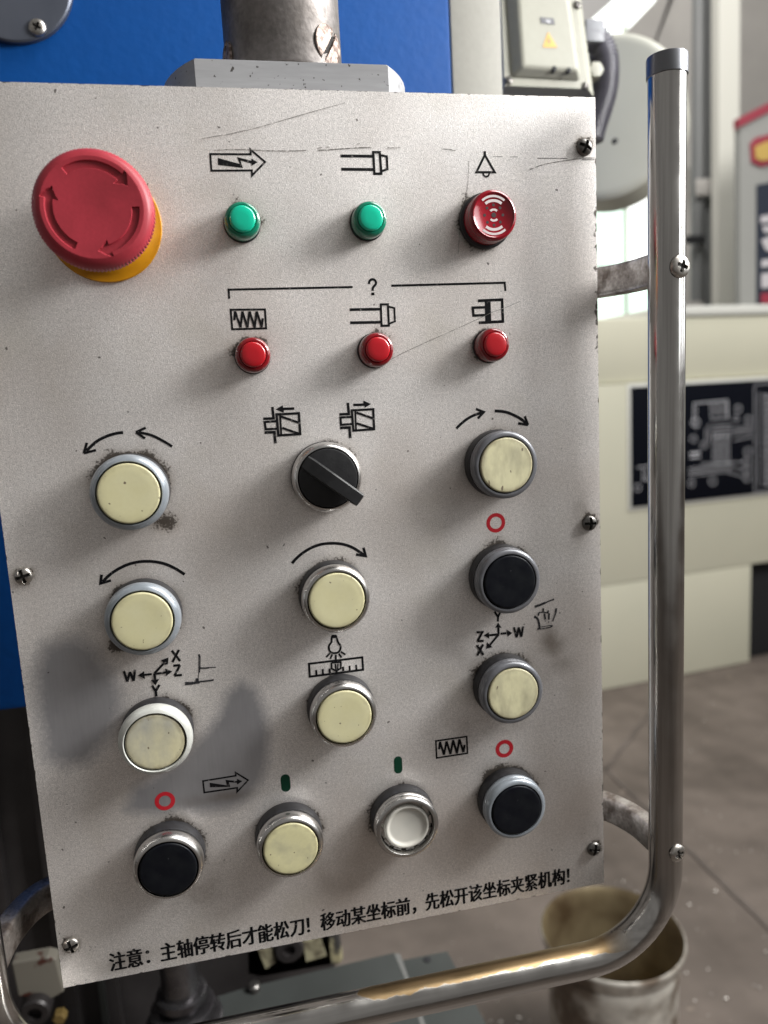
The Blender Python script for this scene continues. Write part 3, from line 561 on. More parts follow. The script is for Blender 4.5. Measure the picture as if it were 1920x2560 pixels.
def print_mesh(items, y0=-0.06, place=None):
    mb = MB(); y = y0
    pl = place or (lambda x, z, y: (x, y, z))
    def ngon(pts, yy): 
        mb.add([pl(p[0], p[1], yy) for p in pts], [tuple(range(len(pts)))])
    for it in items:
        if it[0] in ('l', 'c'):
            w = it[1]*WID
            for Lf, Rt, cl in ribbons(it[2], w, it[0] == 'c'):
                m = len(Lf); V = [pl(p[0], p[1], y) for p in Lf] + [pl(p[0], p[1], y) for p in Rt]
                F = [(i, i+1, m+i+1, m+i) for i in range(m-1)]
                if cl: F.append((m-1, 0, m, 2*m-1))
                mb.add(V, F); y -= 0.012
        elif it[0] == 'f':
            ngon(it[1] if len(it) == 2 else it[2], y); y -= 0.012
        elif it[0] == 'r':
            ro, ri, c = it[1], it[2], it[3]; n = 48
            V = [pl(c[0]+r*math.cos(2*math.pi*i/n), c[1]+r*math.sin(2*math.pi*i/n), y) for r in (ro, ri) for i in range(n)]
            mb.add(V, [(i, (i+1) % n, n+(i+1) % n, n+i) for i in range(n)]); y -= 0.012
        elif it[0] == 'caps':
            w, a, b = it[1], np.array(it[2][0]), np.array(it[2][1]); d = (b-a)/np.linalg.norm(b-a); t0 = math.atan2(d[1], d[0])
            pts = [b+np.array([math.cos(t0-math.pi/2+math.pi*i/12), math.sin(t0-math.pi/2+math.pi*i/12)])*w/2 for i in range(13)]
            pts += [a+np.array([math.cos(t0+math.pi/2+math.pi*i/12), math.sin(t0+math.pi/2+math.pi*i/12)])*w/2 for i in range(13)]
            ngon(pts, y); y -= 0.012
    return mb
def orient_front(o):
    bm = bmesh.new(); bm.from_mesh(o.data)
    fl = [f for f in bm.faces if f.normal.y > 0]
    bmesh.ops.reverse_faces(bm, faces=fl); bm.to_mesh(o.data); bm.free()
def put_print(name, items, m, label=None):
    mb = print_mesh(items)
    c = np.mean(np.array(mb.V), 0)
    o = mesh(name, [tuple(np.array(v)-np.array([c[0], 0, c[2]])) for v in mb.V], mb.F, m, panel, (c[0], 0, c[2]))
    orient_front(o)
    if label: o['label'] = label
    return o
PL = {
 'power_arrow_symbol': 'printed lightning in arrow above the left green lamp', 'power_arrow_symbol.b': 'printed lightning in arrow between the bottom black and cream buttons',
 'spindle_tool_symbol': 'printed tool outline above the second green lamp', 'spindle_tool_symbol.b': 'printed tool outline above the middle red lamp',
 'coil_box_symbol': 'printed zigzag in a box above the left red lamp', 'coil_box_symbol.b': 'printed zigzag in a box left of the lower red ring',
 'stop_ring_symbol': 'red ring above the upper black button', 'stop_ring_symbol.b': 'red ring above the bottom left black button', 'stop_ring_symbol.c': 'red ring above the bottom right black button',
 'start_bar_symbol': 'dark green bar above the bottom cream button', 'start_bar_symbol.b': 'dark green bar above the white button',
 'marker_writing': 'handwritten black marker strokes right of the X Y Z W arrows', 'marker_writing.b': 'smudged marker character below the upper black button'}
for key, items in SYM.items():
    nm = key.split('.')[0]
    if nm == 'scratch_mark': continue
    if nm == 'fault_bracket_symbol':
        if '.' in key: continue
        items = items + SYM['fault_bracket_symbol.b']
    if nm == 'start_bar_symbol': items = [('caps', items[0][1], items[0][2])]
    m = {'stop_ring_symbol': red_ink, 'start_bar_symbol': green_ink, 'marker_writing': marker_ink}.get(nm, ink)
    put_print(nm, items, m, PL.get(key))
scr = [it for k, v in SYM.items() if k.startswith('scratch_mark') for it in v]
tag(put_print('scratch_marks', scr, scratch_m), kind='stuff')

# warning line
def warning_text():
    s = '注意：主轴停转后才能松刀！移动某坐标前，先松开该坐标夹紧机构！'
    mb = MB(); dg = None
    objs = []
    for ch in s:
        c = bpy.data.curves.new('t', 'FONT'); c.body = ch; c.size = 1.0; c.resolution_u = 3
        o = bpy.data.objects.new('t', c); COL.objects.link(o); objs.append(o)
    bpy.context.view_layer.update()
    dg = bpy.context.evaluated_depsgraph_get()
    pitch = 7.28; sy = 9.7; sx = 7.3
    for i, o in enumerate(objs):
        me = bpy.data.meshes.new_from_object(o.evaluated_get(dg))
        V0 = [v.co[:] for v in me.vertices]; F0 = [tuple(p.vertices) for p in me.polygons]
        ch = s[i]
        cx = {'：': 0.28, '！': 0.22, '，': 0.26}.get(ch, 0.5)
        xs = [v[0] for v in V0]; mid = (min(xs)+max(xs))/2
        for k, (dx, dz) in enumerate(((-0.33, 0), (-0.22, -0.09), (-0.11, 0.09), (0.0, -0.12), (0.0, 0.12), (0.11, -0.09), (0.22, 0.09), (0.33, 0))):
            V = [(20.1+pitch*(i+cx)+(v[0]-mid)*sx+dx, -0.06-0.012*k, 4.25+dz+v[1]*sy) for v in V0]
            mb.add(V, F0)
        bpy.data.meshes.remove(me)
    for o in objs:
        c = o.data; bpy.data.objects.remove(o); bpy.data.curves.remove(c)
    o = mesh('warning_text', [(v[0]-130, v[1], v[2]-4) for v in mb.V], mb.F, ink, panel, (130, 0, 4)); orient_front(o)
warning_text()

# --- controls
def dome(rad, n=6, top=0.0, h=1.0):
    return [(rad*math.cos(math.pi/2*i/n), top+h*math.sin(math.pi/2*i/n)) for i in range(n+1)]
def build_button(pos, ring_mat, cap_mat, label, style='flush', press=0.0, wear=None):
    c = (91.5+(pos[0]-91.5)*0.9972, 0, 249.7+(pos[1]-249.7)*0.9972)
    g = MB().lathe([(15.1, 0.0), (15.25, 0.5), (15.25, 3.0), (15.0, 5.7), (14.8, 6.2), (13.0, 6.3)], 64, c).build('push_button', rubber, panel, c, smooth=True, auto=40)
    g['label'] = label
    if style == 'wide':
        prof = [(14.4, 4.45), (14.9, 4.7), (15.25, 6.4), (15.2, 8.0), (14.7, 9.6), (13.9, 10.6), (12.9, 11.1), (12.65, 10.9), (12.6, 10.2), (12.6, 5.0)]
    elif style == 'chrome':
        prof = [(14.3, 4.45), (14.7, 4.8), (14.85, 6.5), (14.85, 8.4), (14.55, 9.8), (13.9, 10.9), (13.1, 11.5), (12.75, 11.5), (12.55, 11.1), (12.5, 5.0)]
    else:
        prof = [(14.3, 4.45), (14.75, 4.8), (14.9, 6.6), (14.75, 7.4), (14.5, 7.6), (14.5, 8.0), (14.85, 8.3), (14.8, 10.2), (14.2, 11.1), (13.2, 11.45), (12.7, 11.4), (12.5, 11.0), (12.45, 5.0)]
    prof = [(q, 6.33+(h_-4.45)*0.9) for q, h_ in prof]
    mb = MB(); mb.lathe(prof, 80, c)
    mb.F = [f for f in mb.F if len(f) == 4]
    mb.build('bezel', ring_mat, g, c, smooth=True, auto=50)
    t = 13.0-press
    if style == 'cup' or cap_mat is white_cup:
        pr = [(11.9, 5.0), (11.9, 8.8), (10.6, 9.1), (10.55, 10.6), (10.3, 11.3), (9.8, 11.6), (9.2, 11.5), (8.6, 11.0), (8.1, 10.65), (7.4, 10.5), (0.01, 10.4)]
        cp = MB().lathe(pr, 72, c).build('button_core', cap_mat, g, c, smooth=True, auto=45)
        sl = MB()
        for k in range(12):
            a = 2*math.pi*k/12+0.1
            ca, sa = math.cos(a), math.sin(a)
            for r0, r1, hh in ((10.9, 12.2, 10.0),):
                pts = [(r*math.cos(a+d), r*math.sin(a+d)) for r, d in ((r0, -.17), (r1, -.17), (r1, .17), (r0, .17))]
                sl.add([(c[0]+p[0], -5.2, c[2]+p[1]) for p in pts]+[(c[0]+p[0], -hh, c[2]+p[1]) for p in pts], [(0,1,2,3), (4,7,6,5), (0,4,5,1), (1,5,6,2), (2,6,7,3), (3,7,4,0)])
        sl.build('retaining_clips', chrome, g, c)
    else:
        pr = [(12.0, 5.0), (12.0, t-0.6), (11.95, t-0.2), (11.7, t), (11.2, t+0.06), (8, t+0.02), (4, t-0.02), (0.01, t-0.03)]
        MB().lathe(pr, 80, c).build('cap', cap_mat, g, c, smooth=True, auto=60)
    return g
build_button(BUTTONS[0], pale_ring, cream, 'cream push button below the two left-pointing curved arrows', 'wide')
build_button(BUTTONS[1], dark_ring, cream_dirty, 'soiled cream push button in a dark ring below the two right-pointing arrows', 'std')
build_button(BUTTONS[2], pale_ring, cream, 'cream push button below the long arrow curving left', 'wide')
build_button(BUTTONS[3], chrome, cream, 'cream push button below the long arrow curving right', 'chrome')
build_button(BUTTONS[4], dark_ring, black_cap, 'black push button below the upper right red ring', 'std')
build_button(BUTTONS[5], white_ring, cream_worn, 'rubbed and sunken cream push button in a whitish ring', 'wide', press=1.0)
build_button(BUTTONS[6], chrome, cream, 'cream push button below the bulb and ruler symbols', 'chrome')
build_button(BUTTONS[7], dark_ring, cream_dirty, 'dirty cream push button below the Z Y W X arrows on the right', 'std')
build_button(BUTTONS[8], chrome, black_cap, 'black push button at the bottom left in a chrome ring', 'chrome')
build_button(BUTTONS[9], chrome, cream_smudged, 'cream push button in the bottom row under a green bar', 'chrome')
build_button(BUTTONS[10], chrome, white_cup, 'white push button without its cap in the bottom row', 'cup')
build_button(BUTTONS[11], pale_ring, black_cap, 'black push button at the bottom right in a grey ring', 'std')

# selector
def build_selector():
    c = (SELECTOR[0], 0, SELECTOR[1])
    g = MB().lathe([(14.6, 0), (15.0, 0.5), (15.0, 3.0), (14.2, 3.4)], 64, c).build('selector_switch', rubber, panel, c, smooth=True, auto=40)
    g['label'] = 'black rotary selector switch with its lever turned to lower right'
    mb = MB().lathe([(14.3, 3.45), (14.9, 3.9), (15.0, 5.4), (14.8, 7.2), (14.2, 8.8), (13.4, 9.7), (12.9, 9.8), (12.7, 9.3), (12.6, 4.5)], 80, c); mb.F = [f for f in mb.F if len(f) == 4]
    mb.build('bezel', chrome, g, c, smooth=True, auto=50)
    MB().lathe([(12.4, 4.5), (12.4, 9.8), (12.1, 10.2), (11.6, 10.3), (0.01, 10.3)], 80, c).build('knob_disc', knob_black, g, c, smooth=True, auto=40)
    a = math.radians(-39); ca, sa = math.cos(a), math.sin(a)
    sec = [(-12.0, 2.9, 10.6), (-9.0, 3.1, 12.2), (-1.0, 3.0, 17.6), (1.0, 3.0, 18.3), (13.6, 2.9, 18.6), (15.0, 2.8, 18.2), (15.5, 2.3, 17.0)]
    V = []; F = []
    for i, (u, w, h) in enumerate(sec):
        b = 0.55; h0 = 10.25 if u < 12.3 else (12.2 if u < 15 else 13.0)
        prof = [(-w-0.25, h0), (-w, h-b), (-w+b, h), (w-b, h), (w, h-b), (w+0.25, h0)]
        for v, hh in prof: V.append((c[0]+u*ca-v*sa, -max(hh, h0+0.02*(hh > h0)), c[2]+u*sa+v*ca))
    m = 6
    for i in range(len(sec)-1):
        for k in range(m): q = (k+1) % m; F.append((i*m+k, i*m+q, (i+1)*m+q, (i+1)*m+k))
    F += [tuple(range(m)), tuple((len(sec)-1)*m+k for k in range(m))[::-1]]
    MB().add(V, F).build('lever', knob_black, g, c, smooth=True, auto=25)
build_selector()

# lamps
def build_lamp(pos, mb_, ml, label):
    c = (pos[0], 0, pos[1])
    g = MB().lathe([(7.4, 0), (7.45, 0.9), (7.1, 1.2)], 48, c).build('indicator_lamp', rubber, panel, c, smooth=True, auto=40); g['label'] = label
    MB().lathe([(7.0, 1.0), (7.15, 1.6), (7.1, 6.2), (6.8, 7.4), (6.2, 8.1), (5.6, 8.2), (5.25, 7.9), (5.1, 7.9)], 56, c).build('lens_collar', mb_, g, c, smooth=True, auto=50)
    MB().lathe([(5.1, 7.0), (5.05, 9.0), (4.8, 9.45), (4.3, 9.65), (2, 9.75), (0.01, 9.78)], 56, c).build('lens', ml, g, c, smooth=True, auto=60)
for i, (pos, lab) in enumerate(zip(LAMPS, ['green lamp below the lightning arrow', 'green lamp left of the red buzzer', 'red lamp below the zigzag box', 'middle one of the three small red lamps', 'red lamp at the right end of the lower lamp row'])):
    build_lamp(pos, green_body if i < 2 else red_body, green_lens if i < 2 else red_lens, lab)

# buzzer
def build_buzzer():
    c = (BUZZER[0], 0, BUZZER[1])
    g = MB().lathe([(11.3, 0), (11.5, 0.6), (11.4, 3.2), (10.8, 3.6)], 64, c).build('buzzer', rubber, panel, c, smooth=True, auto=40); g['label'] = 'red round buzzer with white sound arcs below the bell symbol'
    MB().lathe([(10.3, 3.0), (10.4, 8.6), (10.2, 9.2), (10.25, 9.5), (10.2, 11.6), (9.7, 12.4), (9.0, 12.6), (8.55, 12.2)], 72, c).build('buzzer_wall', buzzer_body, g, c, smooth=True, auto=50)
    MB().lathe([(8.5, 11.9), (8.4, 12.15), (0.01, 12.2)], 72, c).build('buzzer_face', red_rough, g, c, smooth=True, auto=8)
    arcs = MB(); y = -12.26
    for ri, ro, sp in ((7.1, 8.0, 40), (5.2, 6.3, 38), (1.75, 2.6, 42)):
        for s in (90, 270):
            n = 14; V = []
            for r in (ri, ro):
                for i in range(n+1):
                    a = math.radians(s-sp+2*sp*i/n); V.append((c[0]+r*math.cos(a), y, c[2]+r*math.sin(a)))
            arcs.add(V, [(i, i+1, n+2+i, n+1+i) for i in range(n)])
    o = arcs.build('sound_arcs', white_print, g, c)
    orient_front(o)
    ho = MB()
    for k in range(8):
        a = math.pi*2*k/8; ho.lathe([(0.62, 12.1), (0.62, 12.24)], 10, (c[0]+4.0*math.cos(a), 0, c[2]+4.0*math.sin(a)))
    ho.lathe([(1.0, 12.1), (1.0, 12.28)], 16, c)
    ho.build('sound_holes', dark_hole, g, c)
build_buzzer()

# mushroom stop button
def build_estop():
    c = (ESTOP[0], 0, ESTOP[1])
    g = MB().lathe([(21.7, 0), (21.8, 0.8), (21.5, 1.3), (19.0, 1.6), (16.0, 4.0), (15.0, 14.0), (14, 17.5)], 96, c).build('emergency_stop', yellow, panel, c, smooth=True, auto=35)
    g['label'] = 'red mushroom stop button with three engraved arrows on a yellow collar'
    Rc = 20.9; NT = 288
    prof = [(12, 17.1), (17.5, 18.2), (Rc-0.6, 19.4), (Rc, 20.2), (Rc, 23.6), (Rc-0.15, 24.2)]
    top = [(Rc-0.6, 25.2), (Rc-1.3, 26.1), (Rc-2.3, 26.75), (Rc-3.2, 27.0)]
    rs = np.linspace(Rc-3.3, 0.05, 62)
    def eng(r, deg):
        deg = deg % 360; r1, r2 = 13.5, 15.9; mid = 14.7
        for (st, hb, tip) in ((123, 46, 31), (0, -72, -88), (242, 167, 151)):
            # clockwise from st to tip
            u = (st-deg) % 360; L1 = (st-hb) % 360; L2 = (st-tip) % 360
            if u <= L1 and r1 < r < r2: return 1
            if L1 <= u <= L2:
                hw = 3.1*(L2-u)/(L2-L1)
                if abs(r-mid) < hw: return 1
        return 0
    V = []; F = []; rows = []
    for (r, h) in prof+top:
        row = []
        for i in range(NT):
            a = 2*math.pi*i/NT
            k = 1.0
            if 20 < h < 23.8 and r > 20: k = 1+0.009*(1 if i % 3 < 2 else -1)
            row.append(len(V)); V.append((c[0]+r*k*math.cos(a), -h, c[2]+r*k*math.sin(a)))
        rows.append(row)
    for r in rs:
        row = []
        dish = 27.05-0.5*(1-(r/(Rc-3.3))**2)
        for i in range(NT):
            a = 2*math.pi*i/NT
            row.append(len(V)); V.append((c[0]+r*math.cos(a), -(dish-0.75*eng(r, math.degrees(a))), c[2]+r*math.sin(a)))
        rows.append(row)
    for A, B in zip(rows[:-1], rows[1:]):
        for i in range(NT): j = (i+1) % NT; F.append((A[i], A[j], B[j], B[i]))
    MB().add(V, F).build('mushroom_cap', red_cap, g, c, smooth=True, auto=38)
build_estop()

# screws
recess_m = mat('screw_recess_shade', (0.012, 0.010, 0.009), 0.7, spec=0.2)  # near-black colour stands in for the shade inside the screw recesses
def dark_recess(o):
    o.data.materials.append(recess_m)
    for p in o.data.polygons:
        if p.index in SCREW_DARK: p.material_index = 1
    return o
def screw_mesh(r, hgt, m, name='screw', cross=0.72, slot=False, rot=0.0):
    NT, NR = 96, 26; V = []; F = []; rows = []
    for j in range(NR+1):
        q = 1-j/NR; row = []
        for i in range(NT):
            a = 2*math.pi*i/NT; x, z = r*q*math.cos(a), r*q*math.sin(a); h = hgt*math.sqrt(max(0, 1-(q*0.98)**2))**0.85
            xr = x*math.cos(rot)+z*math.sin(rot); zr = -x*math.sin(rot)+z*math.cos(rot)
            w = 0.17*r
            inside = (abs(xr) < w and abs(zr) < cross*r) or ((abs(zr) < w and abs(xr) < cross*r) and not slot)
            if slot: inside = abs(xr) < 0.13*r
            if inside: h -= min(0.55*hgt, h*0.8)*(1 if slot else (1-0.35*math.hypot(x, z)/r))
            row.append(len(V)); V.append((x, -max(h, 0.02), z))
        rows.append(row)
    for A, B in zip(rows[:-1], rows[1:]):
        for i in range(NT): k = (i+1) % NT; F.append((A[i], A[k], B[k], B[i]))
    global SCREW_DARK
    SCREW_DARK = set()
    for fi, f in enumerate(F):
        cxx = sum(V[q][0] for q in f)/4; czz = sum(V[q][2] for q in f)/4
        xr = cxx*math.cos(rot)+czz*math.sin(rot); zr = -cxx*math.sin(rot)+czz*math.cos(rot); w = 0.15*r
        if slot: dk = abs(xr) < 0.12*r
        else: dk = (abs(xr) < w and abs(zr) < cross*r) or (abs(zr) < w and abs(xr) < cross*r)
        if dk: SCREW_DARK.add(fi)
    V += [(r*math.cos(2*math.pi*i/NT), 0.4, r*math.sin(2*math.pi*i/NT)) for i in range(NT)]
    n = len(V)-NT
    for i in range(NT): k = (i+1) % NT; F.append((n+i, n+k, rows[0][k], rows[0][i]))
    return V, F
V, F = screw_mesh(3.6, 2.3, screw_m, rot=0.15, cross=0.8)
rots = [0.55, 0.2, 0.35, -0.12, 1.45, 0.9]
first = None
slabel = ['dark cross head screw at the upper right corner', 'dark cross head screw halfway down the right edge', 'cross head screw at the lower right corner', 'bright cross head screw halfway down the left edge', 'cross head screw at the lower left corner']
for i, (x, z) in enumerate(SCREWS[:5]):
    if i < 3:
        if first is None: o = first = dark_recess(MB().add(V, F).build('screw', screw_m, panel, (0, 0, 0), smooth=True, auto=35))
        else: o = copy_of(first, 'screw', (0, 0, 0), panel)
    else:
        o = copy_of(first, 'screw', (0, 0, 0), panel)
        if i == 3: o.data = first.data.copy(); o.data.materials[0] = screw_bright; br = o.data
        else: o.data = br
    o.location = Vector((x, -0.02, z))*MM - wloc(panel); o.rotation_euler = (0, rots[i], 0); o['label'] = slabel[i]

# --- grab rail round the panel
TX, TY, TZB, RB = 281.6, -20.0, -23.5, 42.0
LX = -22.5
def rail_path():
    P = []
    for z in np.linspace(375.0, TZB+RB, 24): P.append((TX, TY, z))
    for k in range(1, 17):
        a = math.pi/2*k/16; P.append((TX-RB+RB*math.cos(a), TY, TZB+RB-RB*math.sin(a)))
    for x in np.linspace(TX-RB, LX+RB, 24)[1:]: P.append((x, TY, TZB))
    for k in range(1, 17):
        a = math.pi/2*k/16; P.append((LX+RB-RB*math.sin(a), TY, TZB+RB-RB*math.cos(a)))
    for z in np.linspace(TZB+RB, 375.0, 24)[1:]: P.append((LX, TY, z))
    return P
rail = MB().tube(rail_path(), 7.8, 48).build('grab_rail', tube_m, panel, (TX, TY, TZB), smooth=True, auto=50)
rail['label'] = 'bent polished steel tube handle round the right side and bottom of the panel'
def plug(x):
    mb = MB().lathe([(8.0, 374.4), (8.3, 374.6), (8.35, 381.6), (8.2, 382.3), (7.6, 382.6), (6.4, 382.6), (6.2, 380), (0.01, 380)], 56, (x, TY, 0), axis='z')
    mb.build('tube_plug', cap_m, rail, (x, TY, 385), smooth=True, auto=45)
plug(TX)
def rounded_rect(a, b, r, n=4):
    out = []
    for cx, cy, s in ((a-r, b-r, 0), (-a+r, b-r, 90), (-a+r, -b+r, 180), (a-r, -b+r, 270)):
        for k in range(n+1):
            t = math.radians(s+90*k/n); out.append((cx+r*math.cos(t), cy+r*math.sin(t)))
    return out
def bracket(z, side):
    if side > 0: K = [(248, 34), (258, 33), (266, 29.5), (273, 23), (278, 14), (281.0, 4), (282, -8), (282.3, -16)]
    else: K = [(11, 34), (0, 33), (-9, 30), (-15, 24), (-19, 15), (-21.6, 4), (-22.4, -8), (-22.5, -16)]
    P = catmull([(x, y, z) for x, y in K])
    MB().sweep([tuple(p) for p in P], rounded_rect(4.6, 6.9, 2.2)).build('bracket', bar_m, rail, (K[0][0], 34, z), smooth=True, auto=50)
bracket(299, 1); bracket(27, 1); bracket(27, -1); bracket(299, -1)
V, F = screw_mesh(4.7, 2.0, screw_bright, rot=0.0, cross=0.55)
rs1 = dark_recess(MB().add(V, F).build('rail_screw', screw_bright, rail, (0, 0, 0), smooth=True, auto=35))
ad = math.radians(9)
for i, z in enumerate((297.5, 29.5)):
    o = rs1 if i == 0 else copy_of(rs1, 'rail_screw', (0, 0, 0), rail)
    o.location = Vector((TX+math.sin(ad)*7.9, TY-math.cos(ad)*7.9, z))*MM - wloc(rail)
    o.rotation_euler = (0.0, 0.3+i, ad)
    if i: o.scale = (0.9, 0.9, 0.9)

# ------------------------------------------------------------------ support column the panel hangs from
column = empty('support_column', (130, 43, 374)); tag(column, 'mottled bare steel column and flat flange above the panel', 'support column')
def flange():
    R, cx, cy, d = 54.0, 130, 43, 37.0
    a0 = math.acos(d/R); pts = []
    n = 40
    for k in range(n+1):
        a = -math.pi/2+a0+(2*math.pi-2*a0)*k/n; pts.append((cx+R*math.cos(a), cy+R*math.sin(a)))
    bm = bmesh.new()
    vs = [bm.verts.new((x, y, 374.2)) for x, y in pts]; f = bm.faces.new(vs)
    r = bmesh.ops.extrude_face_region(bm, geom=[f])
    for v in r['geom']:
        if isinstance(v, bmesh.types.BMVert): v.co.z = 386.9
    bmesh.ops.bevel(bm, geom=[e for e in bm.edges if all(v.co.z > 386 for v in e.verts)], offset=0.7, segments=2, affect='EDGES')
    bm.verts.index_update()
    MB().add([v.co[:] for v in bm.verts], [[v.index for v in f.verts] for f in bm.faces]).build('flange', flange_m, column, (130, 43, 374), smooth=True, auto=25); bm.free()
flange()
MB().lathe([(27.5, 386.9), (27.5, 390.2), (26.2, 391.2), (24, 391.2)], 72, (130, 43, 0), axis='z').build('collar', cast, column, (130, 43, 387), smooth=True, auto=40)
MB().lathe([(24.2, 391.0), (25.2, 391.6), (26.0, 392.8), (26.0, 560), (24, 560)], 72, (130, 43, 0), axis='z').build('pillar', cast, column, (130, 43, 391), smooth=True, auto=40)
V, F = screw_mesh(8.3, 1.6, rusty, slot=True)
ss = dark_recess(MB().add(V, F).build('slotted_screw', rusty, column, (0, 0, 0), smooth=True, auto=30))
for i, (a, z) in enumerate(((44, 401.5), (-80, 399))):
    o = ss if i == 0 else copy_of(ss, 'slotted_screw', (0, 0, 0), column)
    t = math.radians(a); o.location = Vector((130+25.4*math.sin(t), 43-25.4*math.cos(t), z))*MM - wloc(column); o.rotation_euler = (0, 0.6, t)
MB().lathe([(4.5, 424), (6, 425), (6, 438), (4, 439)], 24, (99.0, 30, 0), axis='z').build('side_stud', cast, column, (99.5, 30, 412), smooth=True, auto=40)

# ------------------------------------------------------------------ blue machine behind
machine = empty('milling_machine', (60, 350, -900)); tag(machine, 'blue and pale grey machine standing behind the control panel', 'machine')
by = 200.0
xr, _ = at(1128, 120, by)
MB().box(-700, xr, by, by+500, 56.6, 1100, bev=3).build('blue_housing', blue, machine, (0, by, 57), smooth=True, auto=30)
x2, _ = at(1256, 120, by)
MB().box(xr+0.8, x2, by+1.5, by+60, 300, 1100, bev=1.2).build('grey_side_panel', grey_paint, machine, (xr, by, 300), smooth=True, auto=30)
cx, cz = at(20, -60, by-6)
sx_, sz_ = at(93, 68, by-6); rr = math.hypot(sx_-cx, sz_-cz)*172/147
cp = MB().lathe([(rr, 0.5), (rr, 4.0), (rr-1, 5.0), (rr-3.0, 5.2), (0.01, 5.2)], 96, (cx, by, cz)).build('round_cover', rim_m, machine, (cx, by, cz), smooth=True, auto=30)
V, F = screw_mesh(4.9, 2.6, screw_bright, cross=0.5)
sx_, sz_ = at(93, 68, by-6)
cs = dark_recess(MB().add(V, F).build('cover_screw', screw_bright, cp, (0, 0, 0), smooth=True, auto=35))
for i in range(6):
    a = math.atan2(sz_-cz, sx_-cx)+i*math.pi/3; d = math.hypot(sz_-cz, sx_-cx)
    o = cs if i == 0 else copy_of(cs, 'cover_screw', (0, 0, 0), cp)
    o.location = Vector((cx+d*math.cos(a), by-5.3, cz+d*math.sin(a)))*MM - wloc(cp); o.rotation_euler = (0, 0.5+i, 0)
MB().box(-700, 150, 330, 700, -900, 56, bev=4).build('dark_pedestal', dark_iron, machine, (0, 330, -900), smooth=True, auto=30)
for k, x in enumerate((-140, -95, -60)):
    MB().box(x, x+14, 318, 330.5, -420, 50, bev=1.5).build('guide_strip', dark_iron, machine, (x, 318, -420), smooth=True, auto=30)

# terminal box
tbox = empty('terminal_box', (375, 300, 490)); tag(tbox, 'off-white electrical terminal box with yellow warning triangle', 'electrical box')
def poly_at(pts, y): return [at(px, py, y) for px, py in pts]
fl = [(1256, 232), (1484, 241), (1433, -150), (1240, -150)]
fl2 = [(1262, 214), (1470, 222), (1422, -140), (1246, -140)]
MB().prism(poly_at(fl2, 292), 292, 304, poly_at(fl, 304)).build('box_flange', white_paint, tbox, (375, 300, 490))
MB().prism(poly_at(fl, 304.5), 304.5, 350).build('box_body', white_paint, tbox, (375, 304, 490))
lid_o = [(1277, 196), (1453, 205), (1410, -130), (1254, -130)]; lid_i = [(1308, 166), (1446, 176), (1404, -110), (1290, -110)]
o = MB().prism(poly_at(lid_i, 283), 283, 291.8, poly_at(lid_o, 291.8)).build('lid', white_paint, tbox, (375, 274, 500))
md = o.modifiers.new('round', 'BEVEL'); md.width = 0.0022; md.segments = 3; md.limit_method = 'ANGLE'
def flat(name, pts, y, m, parent, th=0.3):
    P = poly_at(pts, y); c = (sum(p[0] for p in P)/len(P), y, sum(p[1] for p in P)/len(P))
    return MB().prism(P, y-th, y+0.05).build(name, m, parent, c)
flat('rating_label', [(1350, 43), (1384, 46), (1387, 62), (1353, 58)], 282.9, label_grey, tbox)
flat('label_print', [(1364, 49), (1376, 50), (1377, 58), (1365, 57)], 282.5, label_light, tbox, 0.1)
flat('warning_triangle', [(1370, 80), (1393, 119), (1357, 118)], 282.9, label_yellow, tbox)
flat('lightning_mark', [(1372, 93), (1369, 104), (1373, 104), (1371, 113), (1377, 102), (1373, 102)], 282.5, label_grey, tbox, 0.1)
V, F = screw_mesh(3.2, 1.8, screw_m)
bs = MB().add(V, F).build('box_screw', screw_m, tbox, (0, 0, 0), smooth=True, auto=35)
for i, (px, py) in enumerate(((1272, 201), (1464, 215), (1443, 12))):
    o = bs if i == 0 else copy_of(bs, 'box_screw', (0, 0, 0), tbox)
    x, z = at(px, py, 291.5); o.location = Vector((x, 291.6, z))*MM - wloc(tbox); o.rotation_euler = (0, i, 0)
for k, (px, py) in enumerate(((1386, 171), (1423, 175))):
    x, z = at(px, py, 283); MB().lathe([(2.2 if k else 3, -6), (2.0, 1.0), (1, 1.2)], 9, (x, 284, z)).build('paint_chip', cavity_m, tbox, (x, 284, z))
x, z = at(1484, 180, 318); MB().lathe([(7, -8), (7.5, 2), (6.5, 6), (4, 6.5)], 6, (x, 318, z)).build('gland_nut', white_paint, tbox, (x, 318, z), smooth=True, auto=30)

# conduit
def hose():
    K = [(1462, 92), (1486, 96), (1506, 125), (1513, 170), (1510, 220), (1499, 265), (1484, 310), (1474, 350)]
    P = catmull([(lambda q: (q[0], 335.0, q[1]))(at(px, py, 335)) for px, py in K]); D = []
    # resample evenly
    P = [Vector(p) for p in P]; L = [0]
    for a, b in zip(P[:-1], P[1:]): L.append(L[-1]+(b-a).length)
    n = 140; out = []
    for i in range(n):
        s = L[-1]*i/(n-1); k = max(j for j in range(len(L)) if L[j] <= s+1e-9); k = min(k, len(P)-2)
        out.append(P[k].lerp(P[k+1], (s-L[k])/(L[k+1]-L[k])))
    return MB().tube([v[:] for v in out], 11, 20, rf=lambda i: 11.2+1.0*(1 if i % 4 < 2 else -1))
hs = hose().build('corrugated_hose', hose_m, None, (440, 335, 520), smooth=True, auto=40)
tag(hs, 'dark ribbed conduit hose curving down beside the terminal box', 'hose')
fx, fz = at(1478, 92, 335)
MB().box(fx-11, fx+7, 323, 347, fz-9, fz+9, bev=2).build('hose_fitting', fitting_m, hs, (fx, 335, fz), smooth=True, auto=30)

